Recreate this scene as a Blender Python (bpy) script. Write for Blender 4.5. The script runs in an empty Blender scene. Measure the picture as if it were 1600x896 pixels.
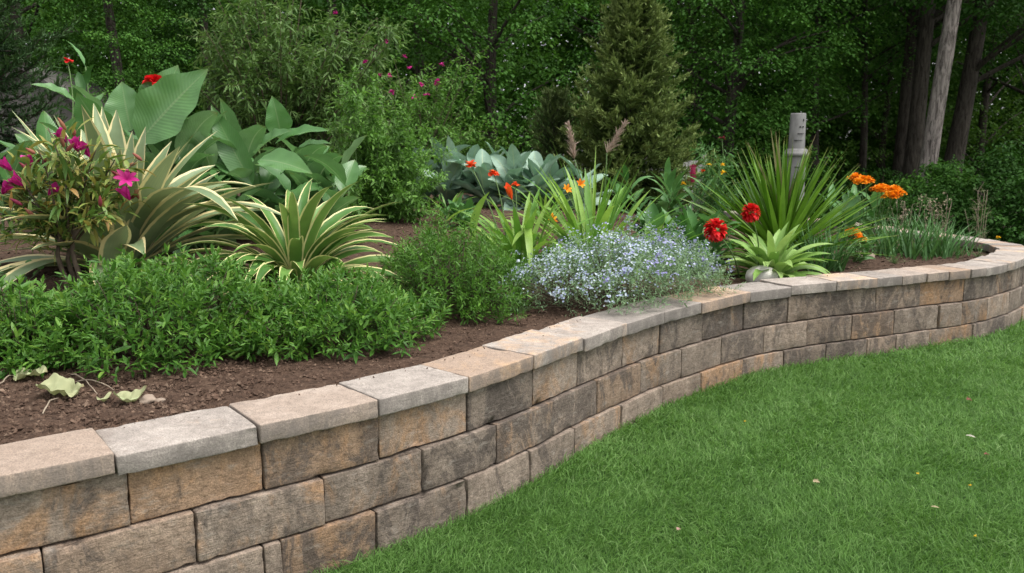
import bpy, math, random
import numpy as np
from mathutils import Vector, noise
C = bpy.context.scene
COL = C.collection
R = math.radians
rng = np.random.default_rng(7)
random.seed(7)

# ------------------------------------------------------------------ camera, sky, sun, exposure
F, CX, CY, HOR = 1300.0, 800.0, 448.0, 230.0
CAMZ = 1.5
TH = math.atan((CY - HOR) / F)
cam = bpy.data.cameras.new('camera')
cam.sensor_width = 36.0
cam.lens = F / 1600 * 36
cam.clip_start, cam.clip_end = 0.05, 600
camo = bpy.data.objects.new('camera', cam)
COL.objects.link(camo)
camo.location = (0, 0, CAMZ)
camo.rotation_euler = (math.pi / 2 - TH, 0, 0)
C.camera = camo
cam.dof.use_dof = True; cam.dof.focus_distance = 4.1; cam.dof.aperture_fstop = 5.0

SUN_EL, SUN_AZ = 66.0, 112.0          # azimuth clockwise from +Y; high, from the right and a little behind the camera
w = bpy.data.worlds.new('World'); C.world = w; w.use_nodes = True
wn = w.node_tree.nodes; wl = w.node_tree.links
bg = wn['Background']
sky = wn.new('ShaderNodeTexSky'); sky.sky_type = 'NISHITA'; sky.sun_disc = False
sky.sun_elevation = R(SUN_EL); sky.sun_rotation = R(SUN_AZ)
sky.air_density = 1.0; sky.dust_density = 3.0; sky.ozone_density = 1.0
hs = wn.new('ShaderNodeHueSaturation'); hs.inputs['Saturation'].default_value = 0.12
wl.new(sky.outputs[0], hs.inputs['Color']); wl.new(hs.outputs[0], bg.inputs['Color'])
bg.inputs['Strength'].default_value = 0.14
sl = bpy.data.lights.new('sun', 'SUN'); sl.energy = 1.2; sl.angle = R(35); sl.color = (1, 0.95, 0.88)
so = bpy.data.objects.new('sun', sl); COL.objects.link(so)
_sd = Vector((math.sin(R(SUN_AZ)) * math.cos(R(SUN_EL)), math.cos(R(SUN_AZ)) * math.cos(R(SUN_EL)), math.sin(R(SUN_EL))))
so.rotation_euler = (-_sd).to_track_quat('-Z', 'Y').to_euler()
so.location = _sd * 30
C.view_settings.view_transform = 'Standard'
C.view_settings.look = 'None'
C.view_settings.exposure = 1.2
C.view_settings.gamma = 1.0
C.view_settings.use_curve_mapping = False
C.render.engine = 'CYCLES'
C.cycles.use_denoising = True
C.cycles.max_bounces = 8
C.cycles.transparent_max_bounces = 4

# ------------------------------------------------------------------ pixel helpers (photo pixels -> world)
def ray(px, py):
    x = (px - CX) / F; y = -(py - CY) / F
    return np.array([x, math.cos(TH) + y * math.sin(TH), -math.sin(TH) + y * math.cos(TH)])
def at(px, py, Y):
    d = ray(px, py); return d * (Y / d[1]) + np.array([0, 0, CAMZ])
def onz(px, py, z):
    d = ray(px, py); return d * ((z - CAMZ) / d[2]) + np.array([0, 0, CAMZ])
def topx(p):
    v = np.asarray(p, float) - np.array([0, 0, CAMZ])
    zc = v[..., 1] * math.cos(TH) - v[..., 2] * math.sin(TH)
    yc = v[..., 1] * math.sin(TH) + v[..., 2] * math.cos(TH)
    return CX + F * v[..., 0] / zc, CY - F * yc / zc
def XatY(px, Y): return (px - CX) / F * Y * math.cos(TH) + (px - CX) / F * 0.8 * math.sin(TH)

def nrm(a):
    a = np.asarray(a, float)
    return a / np.maximum(np.linalg.norm(a, axis=-1, keepdims=True), 1e-9)

# ------------------------------------------------------------------ objects, parts, tags
def tag(o, label=None, cat=None, group=None, kind=None):
    if label: o['label'] = label
    if cat: o['category'] = cat
    if group: o['group'] = group
    if kind: o['kind'] = kind
    return o
def thing(name, label, cat, loc=(0, 0, 0), group=None):
    o = bpy.data.objects.new(name, None); COL.objects.link(o)
    o.location = tuple(loc); o.empty_display_size = 0.1
    return tag(o, label, cat, group)
def copy_tree(o, parent=None):
    c = o.copy(); COL.objects.link(c)
    if parent is not None: c.parent = parent
    for ch in list(o.children): copy_tree(ch, c)
    return c

class MB:
    """collects geometry; build() links it as one mesh object"""
    def __init__(s):
        s.v = []; s.q = []; s.t = []; s.uv = []; s.var = []; s.n = 0
    def add(s, v, q=None, t=None, uv=None, var=None):
        v = np.asarray(v, float).reshape(-1, 3); n = len(v)
        s.v.append(v)
        if q is not None and len(q): s.q.append(np.asarray(q, np.int64).reshape(-1, 4) + s.n)
        if t is not None and len(t): s.t.append(np.asarray(t, np.int64).reshape(-1, 3) + s.n)
        s.uv.append(np.zeros((n, 2)) if uv is None else np.asarray(uv, float).reshape(-1, 2))
        s.var.append(np.full(n, 0.5) if var is None else np.broadcast_to(np.asarray(var, float).reshape(-1), (n,)) if np.size(var) in (1, n) else np.full(n, .5))
        s.n += n
    def build(s, name, mat, parent=None, off=None, smooth=True):
        me = bpy.data.meshes.new(name)
        V = np.concatenate(s.v) if s.v else np.zeros((0, 3))
        if off is not None: V = V - np.asarray(off, float)
        Q = np.concatenate(s.q) if s.q else np.zeros((0, 4), np.int64)
        T = np.concatenate(s.t) if s.t else np.zeros((0, 3), np.int64)
        lv = np.concatenate([Q.ravel(), T.ravel()]).astype(np.int32)
        ls = np.concatenate([np.arange(len(Q)) * 4, len(Q) * 4 + np.arange(len(T)) * 3]).astype(np.int32)
        me.vertices.add(len(V)); me.vertices.foreach_set('co', V.astype(np.float32).ravel())
        me.loops.add(len(lv)); me.loops.foreach_set('vertex_index', lv)
        me.polygons.add(len(ls)); me.polygons.foreach_set('loop_start', ls)
        UV = np.concatenate(s.uv); VA = np.concatenate(s.var)
        ul = me.uv_layers.new(name='UVMap'); ul.data.foreach_set('uv', UV[lv].astype(np.float32).ravel())
        a = me.attributes.new('var', 'FLOAT', 'POINT'); a.data.foreach_set('value', VA.astype(np.float32))
        me.update(calc_edges=True); me.validate()
        me.polygons.foreach_set('use_smooth', np.full(len(me.polygons), smooth))
        me.materials.append(mat)
        o = bpy.data.objects.new(name, me); COL.objects.link(o)
        if parent is not None: o.parent = parent
        return o

def tube(mb, pts, rad, sides=7, var=0.5, cap=True, rough=0.0):
    pts = np.asarray(pts, float); n = len(pts)
    rad = np.broadcast_to(np.asarray(rad, float), (n,))
    T = np.gradient(pts, axis=0); T = nrm(T)
    ref = np.array([0.0, 0, 1]) if abs(T[0][2]) < .9 else np.array([1.0, 0, 0])
    A = nrm(np.cross(T, ref)); B = np.cross(T, A)
    ph = np.arange(sides) / sides * 2 * math.pi
    rr = rad[:, None] * (1 + (rough * rng.normal(size=(n, sides)) if rough else 0))
    v = pts[:, None] + rr[..., None] * (A[:, None] * np.cos(ph)[None, :, None] + B[:, None] * np.sin(ph)[None, :, None])
    i, j = np.meshgrid(np.arange(n - 1), np.arange(sides), indexing='ij')
    a = i * sides + j; b = i * sides + (j + 1) % sides
    q = np.stack([a, b, b + sides, a + sides], -1).reshape(-1, 4)
    uv = np.stack(np.broadcast_arrays(ph[None, :] / 6.283, np.linspace(0, 1, n)[:, None]), -1)
    vv = v.reshape(-1, 3); t = None
    if cap:
        vv = np.vstack([vv, pts[-1] + T[-1] * rad[-1] * .3]); k = n * sides; l = (n - 1) * sides
        t = [[l + j, l + (j + 1) % sides, k] for j in range(sides)]
        uv = np.vstack([uv.reshape(-1, 2), [.5, 1]])
    mb.add(vv, q, t, uv, var)

def lathe(mb, prof, c=(0, 0, 0), sides=24, var=.5):
    prof = np.asarray(prof, float); n = len(prof); ph = np.arange(sides) / sides * 2 * math.pi
    v = np.stack([prof[:, :1] * np.cos(ph), prof[:, :1] * np.sin(ph), np.repeat(prof[:, 1:], sides, 1)], -1) + np.asarray(c, float)
    i, j = np.meshgrid(np.arange(n - 1), np.arange(sides), indexing='ij')
    a = i * sides + j; b = i * sides + (j + 1) % sides
    mb.add(v, np.stack([a, b, b + sides, a + sides], -1).reshape(-1, 4), None, None, var)

def box(mb, c, d, rot=0, var=.5):
    x, y, z = np.asarray(d, float) / 2
    v = np.array([[sx * x, sy * y, sz * z] for sz in (-1, 1) for sy in (-1, 1) for sx in (-1, 1)])
    cr, sr = math.cos(rot), math.sin(rot)
    v = np.stack([v[:, 0] * cr - v[:, 1] * sr, v[:, 0] * sr + v[:, 1] * cr, v[:, 2]], -1) + np.asarray(c, float)
    mb.add(v, [[0, 2, 3, 1], [4, 5, 7, 6], [0, 1, 5, 4], [1, 3, 7, 5], [3, 2, 6, 7], [2, 0, 4, 6]], None, None, var)

# leaves: lens-shaped folded faces (6 verts, 2 quads)
def leaflets(mb, P, D, L, W, fold=.15, droop=.1, var=None, up=None, jit=.35, belly=.45):
    P = np.asarray(P, float).reshape(-1, 3); N = len(P)
    if not N: return
    D = nrm(np.broadcast_to(D, (N, 3))); L = np.broadcast_to(L, (N,)).astype(float); W = np.broadcast_to(W, (N,)).astype(float)
    u = (np.array([0, 0, 1.0]) if up is None else np.asarray(up, float)) + rng.normal(size=(N, 3)) * jit
    S = nrm(np.cross(D, u)); Nn = np.cross(S, D)
    g = np.array([0, 0, -1.0])
    l = L[:, None]; wv = W[:, None] / 2
    t1, t2 = belly * .6, belly * 1.45
    f = fold * W[:, None]
    pt = lambda t, s: P + D * l * t + S * wv * s + Nn * f * abs(s) + g * (droop * l * t * t)
    v = np.stack([P, pt(t1, .9), pt(t2, .85), pt(1, 0), pt(t2, -.85), pt(t1, -.9)], 1)
    k = np.arange(N)[:, None] * 6
    q = np.concatenate([k + np.array([0, 1, 2, 3]), k + np.array([0, 3, 4, 5])])
    uv = np.tile(np.array([[.5, 0], [1, t1], [1, t2], [.5, 1], [0, t2], [0, t1]]), (N, 1))
    va = rng.random(N) if var is None else np.broadcast_to(var, (N,))
    mb.add(v, q, None, uv, np.repeat(va, 6))

PROFS = {
    'strap': lambda t: (.6 + .4 * np.sin(np.minimum(t / .45, 1) * math.pi / 2)) * np.clip(1 - np.clip((t - .45) / .55, 0, 1) ** 2.2, 0.02, 1),
    'sword': lambda t: (.75 + .25 * np.sin(np.minimum(t / .3, 1) * math.pi / 2)) * np.clip(1 - t ** 2.2, .02, 1),
    'agave': lambda t: (.55 + .45 * np.sin(np.clip(t / .55, 0, 1) * math.pi / 2)) * np.clip(1 - np.clip((t - .55) / .45, 0, 1) ** 1.7, .02, 1),
    'paddle': lambda t: np.where(t < .12, .09, np.sin(np.clip((t - .1) / .9, 0, 1) ** .75 * math.pi) ** .75 + .03),
    'broad': lambda t: np.sin(np.clip(t, 0, 1) ** .76 * math.pi) ** 1.0 + .02,
    'hosta': lambda t: np.where(t < .2, .1, np.sin(np.clip((t - .18) / .82, 0, 1) ** .7 * math.pi) ** .7 + .02),
    'oval': lambda t: np.where(t < .06, .12, np.sin(np.clip(t, 0, 1) ** .85 * math.pi) ** .72 + .02),
    'petal': lambda t: np.sin(np.clip(t * .93 + .05, 0, 1) ** 1.3 * math.pi) ** .7 + .02,
}
def ribbons(mb, P, D, L, W, bend=.5, n=7, prof='strap', fold=.2, twist=0, var=None, G=None, wave=0., bexp=1.2, m=1):
    """broad or strap leaves; one row per leaf. D start direction, bend in radians towards G (default: downwards)"""
    P = np.asarray(P, float).reshape(-1, 3); N = len(P)
    bc = lambda a: np.broadcast_to(np.asarray(a, float), (N,))
    D = nrm(np.broadcast_to(np.asarray(D, float), (N, 3))); L, W, bend, twist, fold = map(bc, (L, W, bend, twist, fold))
    g = np.array([0, 0, -1.0]) if G is None else np.asarray(G, float)
    g = np.broadcast_to(g, (N, 3)); g = nrm(g - np.sum(g * D, 1, keepdims=True) * D)
    S0 = np.cross(D, g)
    t = np.linspace(0, 1, n + 1)
    th = bend[:, None] * t[None] ** bexp
    dirs = D[:, None] * np.cos(th)[..., None] + g[:, None] * np.sin(th)[..., None]
    step = (dirs[:, 1:] + dirs[:, :-1]) / 2 * (L / n)[:, None, None]
    c = P[:, None] + np.concatenate([np.zeros((N, 1, 3)), np.cumsum(step, 1)], 1)
    Nn = -g[:, None] * np.cos(th)[..., None] + D[:, None] * np.sin(th)[..., None]
    tw = twist[:, None] * (.3 + .7 * t[None])
    S = S0[:, None] * np.cos(tw)[..., None] + Nn * np.sin(tw)[..., None]
    Nn = np.cross(dirs, S) * -1.0
    Nn = np.where(np.sum(Nn * (-g[:, None] * np.cos(th)[..., None] + D[:, None] * np.sin(th)[..., None]), -1, keepdims=True) < 0, -Nn, Nn)
    wd = W[:, None] / 2 * PROFS[prof](t)[None]
    if wave: wd = wd * (1 + wave * .5 * np.sin(t[None] * 17 + rng.random((N, 1)) * 6.3) * (t[None] > .15))
    us = np.linspace(-1, 1, 2 * m + 1)
    k = len(us)
    ph = rng.random((N, 1)) * 6.3
    wz = wave * np.sin(t[None] * 21 + ph)
    v = c[:, :, None] + S[:, :, None] * (wd[..., None] * us)[..., None] \
        + Nn[:, :, None] * (wd[..., None] * (np.abs(us) ** 1.4 * fold[:, None, None] * 1.4 + wz[..., None] * us ** 2 * np.sign(us + .01)))[..., None]
    i, j = np.meshgrid(np.arange(n), np.arange(k - 1), indexing='ij')
    a = (i * k + j).ravel(); qq = np.stack([a, a + 1, a + k + 1, a + k], -1)
    q = (np.arange(N) * (n + 1) * k)[:, None, None] + qq[None]
    uv = np.stack(np.broadcast_arrays((us * .5 + .5)[None, None, :], t[None, :, None], np.zeros((N, 1, 1)))[:2], -1)
    uv = np.broadcast_to(uv, (N, n + 1, k, 2))
    va = rng.random(N) if var is None else np.broadcast_to(var, (N,))
    mb.add(v, q.reshape(-1, 4), None, uv, np.repeat(va, (n + 1) * k))
    return c

def shoot_leaves(mb, P, D, Ls, k, LL, LW, a0=35, a1=85, t0=.35, fold=.15, droop=.15, var=None, tip=.75, jl=.3):
    """k leaves spirally round each shoot"""
    P = np.asarray(P, float).reshape(-1, 3); n = len(P); D = nrm(D)
    Ls = np.broadcast_to(Ls, (n,)).astype(float)
    ref = np.where(np.abs(D[:, 2:3]) < .9, np.array([[0, 0, 1.0]]), np.array([[1.0, 0, 0]]))
    A = nrm(np.cross(D, ref)); B = np.cross(D, A)
    j = np.arange(k); t = t0 + (1 - t0) * (j / max(k - 1, 1))
    ph = j[None] * 2.4 + rng.random((n, 1)) * 6.3 + rng.normal(size=(n, k)) * .25
    a = R(a1) + (R(a0) - R(a1)) * ((j / max(k - 1, 1))[None]) + rng.normal(size=(n, k)) * .18
    dirs = D[:, None] * np.cos(a)[..., None] + (A[:, None] * np.cos(ph)[..., None] + B[:, None] * np.sin(ph)[..., None]) * np.sin(a)[..., None]
    pos = P[:, None] + D[:, None] * (Ls[:, None] * t[None])[..., None]
    size = (1 + rng.normal(size=(n, k)) * jl).clip(.4, 1.6) * (1 + (tip - 1) * (j / max(k - 1, 1))[None])
    sz_ = rng.uniform(.68, 1.22, (n, 1)); size = size * sz_
    va = np.clip(rng.random((n, k)) * .4 + rng.random((n, 1)) * .35 + .3 * (j / max(k - 1, 1))[None] - .03, 0, 1) if var is None else np.broadcast_to(var, (n, k))
    leaflets(mb, pos.reshape(-1, 3), dirs.reshape(-1, 3), (LL * size).ravel(), (LW * size).ravel(), fold, droop, va.ravel())

def rand_dirs(n, lo=0., hi=90.):
    """random directions with tilt from vertical between lo and hi degrees"""
    a = R(lo) + (R(hi) - R(lo)) * rng.random(n) ** .8; p = rng.random(n) * 2 * math.pi
    return np.stack([np.sin(a) * np.cos(p), np.sin(a) * np.sin(p), np.cos(a)], -1)

# ------------------------------------------------------------------ materials
def newmat(name):
    m = bpy.data.materials.new(name); m.use_nodes = True
    nt = m.node_tree; b = nt.nodes['Principled BSDF']
    return m, nt, b
def N_(nt, t, **kw):
    n = nt.nodes.new(t)
    for k, v in kw.items():
        if k in n.inputs: n.inputs[k].default_value = v
        else: setattr(n, k, v)
    return n
def ramp(nt, stops, src=None, interp='LINEAR'):
    n = nt.nodes.new('ShaderNodeValToRGB'); e = n.color_ramp.elements; n.color_ramp.interpolation = interp
    while len(e) < len(stops): e.new(0.5)
    for el, (p, c) in zip(e, stops):
        el.position = p; el.color = (*c, 1) if len(c) == 3 else c
    if src is not None: nt.links.new(src, n.inputs[0])
    return n
def mixc(nt, fac, a, b, mode='MIX'):
    n = nt.nodes.new('ShaderNodeMix'); n.data_type = 'RGBA'; n.blend_type = mode
    for s, v in ((n.inputs[0], fac), (n.inputs[6], a), (n.inputs[7], b)):
        if hasattr(v, 'is_output'): nt.links.new(v, s)
        elif isinstance(v, (int, float)): s.default_value = v
        else: s.default_value = (*v, 1)
    return n.outputs[2]
def mth(nt, op, a, b=None, c=None, clamp=False):
    n = nt.nodes.new('ShaderNodeMath'); n.operation = op; n.use_clamp = clamp
    for i, v in enumerate((a, b, c)):
        if v is None: continue
        if hasattr(v, 'is_output'): nt.links.new(v, n.inputs[i])
        else: n.inputs[i].default_value = v
    return n.outputs[0]
def noisetex(nt, vec, scale, detail=4, rough=.55, dist=0.):
    n = nt.nodes.new('ShaderNodeTexNoise'); n.inputs['Scale'].default_value = scale
    n.inputs['Detail'].default_value = detail; n.inputs['Roughness'].default_value = rough; n.inputs['Distortion'].default_value = dist
    if vec is not None: nt.links.new(vec, n.inputs['Vector'])
    return n
def mapping(nt, scale=(1, 1, 1), src=None, loc=None):
    tc = nt.nodes.new('ShaderNodeTexCoord') if src is None else None
    mp = nt.nodes.new('ShaderNodeMapping'); mp.inputs['Scale'].default_value = scale
    nt.links.new(tc.outputs['Object'] if src is None else src, mp.inputs['Vector'])
    if loc is not None: nt.links.new(loc, mp.inputs['Location'])
    return mp.outputs[0]

def leafmat(name, cols, rough=.45, trans=.22, margin=None, mw=.2, veins=0, back=None, spec=.3, stripe=None, tcol=None, patch=None, tipc=None):
    """cols: albedo stops over the per-leaf random; margin: pale edge colour; veins: side-vein bump"""
    m, nt, b = newmat(name)
    at_ = N_(nt, 'ShaderNodeAttribute', attribute_name='var')
    n = len(cols)
    col = ramp(nt, [(i / max(n - 1, 1), c) for i, c in enumerate(cols)], at_.outputs['Fac']).outputs[0]
    uv = N_(nt, 'ShaderNodeUVMap', uv_map='UVMap')
    sx = N_(nt, 'ShaderNodeSeparateXYZ'); nt.links.new(uv.outputs[0], sx.inputs[0])
    au = mth(nt, 'ABSOLUTE', mth(nt, 'MULTIPLY_ADD', sx.outputs[0], 2.0, -1.0))
    oc = mapping(nt, (1, 1, 1))
    nz = noisetex(nt, oc, 9, 3)
    col = mixc(nt, .55, col, ramp(nt, [(.3, (.62, .66, .6)), (.7, (1.25, 1.22, 1.2))], nz.outputs[0]).outputs[0], 'MULTIPLY')
    if stripe:
        st = mth(nt, 'SINE', mth(nt, 'MULTIPLY', sx.outputs[0], 55.0))
        col = mixc(nt, mth(nt, 'MULTIPLY_ADD', st, .22, .22), col, stripe)
    if margin:
        nn = noisetex(nt, oc, 14, 2)
        e = mth(nt, 'ADD', au, mth(nt, 'MULTIPLY_ADD', nn.outputs[0], .16, -.08))
        fac = mth(nt, 'MULTIPLY', mth(nt, 'SUBTRACT', e, 1 - mw), 14.0, clamp=True)
        col = mixc(nt, fac, col, margin)
    if tipc:
        ft = mth(nt, 'MULTIPLY', mth(nt, 'SUBTRACT', sx.outputs[1], .9), 9.0, clamp=True)
        col = mixc(nt, ft, col, tipc)
    if patch:
        pn = noisetex(nt, oc, 3.0, 2)
        col = mixc(nt, mth(nt, 'MULTIPLY', mth(nt, 'SUBTRACT', pn.outputs[0], .6), 8.0, clamp=True), col, patch)
    if veins:
        mid = mth(nt, 'LESS_THAN', au, .05)
        vn = noisetex(nt, oc, 5, 2); vs = mth(nt, 'SINE', mth(nt, 'MULTIPLY_ADD', vn.outputs[0], 7.0, mth(nt, 'MULTIPLY', mth(nt, 'SUBTRACT', sx.outputs[1], mth(nt, 'MULTIPLY', au, .16)), veins * 6.283)))
        col = mixc(nt, mth(nt, 'MULTIPLY_ADD', vs, .045, .045), col, (.05, .11, .05))
        col = mixc(nt, mth(nt, 'MULTIPLY', mid, .6), col, (.42, .50, .28))
        bp = N_(nt, 'ShaderNodeBump'); bp.inputs['Strength'].default_value = .13; bp.inputs['Distance'].default_value = .005
        sn = noisetex(nt, oc, 42, 3); col = mixc(nt, mth(nt, 'MULTIPLY', mth(nt, 'SUBTRACT', sn.outputs[0], .7), 14.0, clamp=True), col, (.12, .09, .035))
        nt.links.new(vs, bp.inputs['Height']); nt.links.new(bp.outputs[0], b.inputs['Normal'])
    if back:
        ge = N_(nt, 'ShaderNodeNewGeometry')
        col = mixc(nt, mth(nt, 'MULTIPLY', ge.outputs['Backfacing'], .6), col, back)
    nt.links.new(col, b.inputs['Base Color'])
    b.inputs['Roughness'].default_value = rough
    b.inputs['Specular IOR Level'].default_value = spec
    if trans:
        tr = N_(nt, 'ShaderNodeBsdfTranslucent')
        nt.links.new(mixc(nt, .5, col, tcol or (1.25, 1.35, .6), 'MULTIPLY') if tcol is None else mixc(nt, .5, col, tcol), tr.inputs['Color'])
        mx = N_(nt, 'ShaderNodeMixShader'); mx.inputs[0].default_value = trans
        nt.links.new(b.outputs[0], mx.inputs[1]); nt.links.new(tr.outputs[0], mx.inputs[2])
        nt.links.new(mx.outputs[0], nt.nodes['Material Output'].inputs['Surface'])
    return m

def plainmat(name, cols, rough=.7, scale=20, bump=.0, stretch=(1, 1, 1), bscale=None, spec=.4):
    m, nt, b = newmat(name)
    oc = mapping(nt, stretch)
    nz = noisetex(nt, oc, scale, 5)
    n = len(cols)
    col = ramp(nt, [(.28 + .44 * i / max(n - 1, 1), c) for i, c in enumerate(cols)], nz.outputs[0]).outputs[0]
    at_ = N_(nt, 'ShaderNodeAttribute', attribute_name='var')
    col = mixc(nt, .6, col, ramp(nt, [(0, (.6, .6, .6)), (1, (1.4, 1.4, 1.4))], at_.outputs['Fac']).outputs[0], 'MULTIPLY')
    nt.links.new(col, b.inputs['Base Color'])
    b.inputs['Roughness'].default_value = rough; b.inputs['Specular IOR Level'].default_value = spec
    if bump:
        bp = N_(nt, 'ShaderNodeBump'); bp.inputs['Strength'].default_value = 1; bp.inputs['Distance'].default_value = bump
        bz = noisetex(nt, oc, bscale or scale * 2, 5)
        nt.links.new(bz.outputs[0], bp.inputs['Height']); nt.links.new(bp.outputs[0], b.inputs['Normal'])
    return m

def petalmat(name, cols, rough=.55, trans=.25):
    return leafmat(name, cols, rough, trans, tcol=cols[-1], spec=.25)
# ------------------------------------------------------------------ wall path (outer foot of the cap, plan view)
_front = [(0, 783), (183, 744), (406, 694), (592, 652), (734, 613), (836, 579.5), (912, 550), (979.6, 525.5), (1039, 506), (1097, 491),
          (1172, 473), (1259, 461), (1307, 455.6), (1371, 450), (1449, 441.7), (1517, 435), (1566, 427)]
_ctrl = [onz(x, y, .50)[:2] for x, y in _front]
_ctrl += [np.array(p) for p in ((4.47, 7.12), (4.82, 7.62), (4.92, 8.15), (4.83, 8.65), (4.66, 9.2), (4.45, 9.9), (4.1, 10.8), (3.6, 11.8), (2.9, 12.8))]
_d0 = _ctrl[0] - _ctrl[1]
_ctrl = [_ctrl[0] + nrm(_d0) * 2.2 + np.array([-.25, .1]), _ctrl[0] + nrm(_d0) * 1.1 + np.array([-.06, .02])] + _ctrl
def catmull(P, k=40):
    P = np.array(P); P = np.vstack([2 * P[0] - P[1], P, 2 * P[-1] - P[-2]]); out = []
    for i in range(1, len(P) - 2):
        t = np.linspace(0, 1, k, endpoint=False)[:, None]
        a, b, c, d = P[i - 1], P[i], P[i + 1], P[i + 2]
        out.append(.5 * (2 * b + (c - a) * t + (2 * a - 5 * b + 4 * c - d) * t ** 2 + (3 * b - a - 3 * c + d) * t ** 3))
    return np.vstack(out + [P[-2:-1]])
_pc = catmull(_ctrl)
for _ in range(14): _pc[1:-1] = (_pc[:-2] + _pc[1:-1] * 2 + _pc[2:]) / 4
_s = np.concatenate([[0], np.cumsum(np.linalg.norm(np.diff(_pc, axis=0), axis=1))])
SMAX = _s[-1]
def path(s):
    s = np.asarray(s, float)
    p = np.stack([np.interp(s, _s, _pc[:, 0]), np.interp(s, _s, _pc[:, 1])], -1)
    e = .04
    t = np.stack([np.interp(s + e, _s, _pc[:, 0]) - np.interp(s - e, _s, _pc[:, 0]), np.interp(s + e, _s, _pc[:, 1]) - np.interp(s - e, _s, _pc[:, 1])], -1)
    t = nrm(t)
    return p, np.stack([-t[..., 1], t[..., 0]], -1)          # point, inward normal (left of travel)
_ss = np.linspace(0, SMAX, 900)
_wp, _wn = path(_ss)
WALLPOLY = np.vstack([_wp, [[-2, 17.5], [-14, 17.5], [-14, 1.5]]])
def inside(xy):
    xy = np.asarray(xy, float); x, y = xy[..., 0], xy[..., 1]; r = np.zeros(x.shape, bool)
    P = np.vstack([_wp[::6], WALLPOLY[-3:]]); Q = np.roll(P, -1, 0)
    for (x1, y1), (x2, y2) in zip(P, Q):
        if y1 == y2: continue
        c = ((y1 > y) != (y2 > y)) & (x < (x2 - x1) * (y - y1) / (y2 - y1) + x1); r ^= c
    return r
def wdist(xy):
    xy = np.asarray(xy, float); sh = xy.shape[:-1]; f = xy.reshape(-1, 2); out = np.empty(len(f)); W_ = _wp[::4]
    for i in range(0, len(f), 20000):
        out[i:i + 20000] = np.sqrt(((f[i:i + 20000, None] - W_[None]) ** 2).sum(-1).min(1))
    return out.reshape(sh)
def sstep(a, b, x):
    t = np.clip((np.asarray(x, float) - a) / (b - a), 0, 1); return t * t * (3 - 2 * t)
def soil_z(x, y):
    xy = np.stack(np.broadcast_arrays(np.asarray(x, float), np.asarray(y, float)), -1)
    d = wdist(xy)
    return .535 - .055 * sstep(.6, 2.5, xy[..., 0]) + .24 * sstep(.7, 4.6, d) - .75 * sstep(14.5, 17.3, xy[..., 1])
def G(px, Y, dz=0.):
    x = XatY(px, Y); return np.array([x, Y, float(soil_z(x, Y)) + dz])

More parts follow.
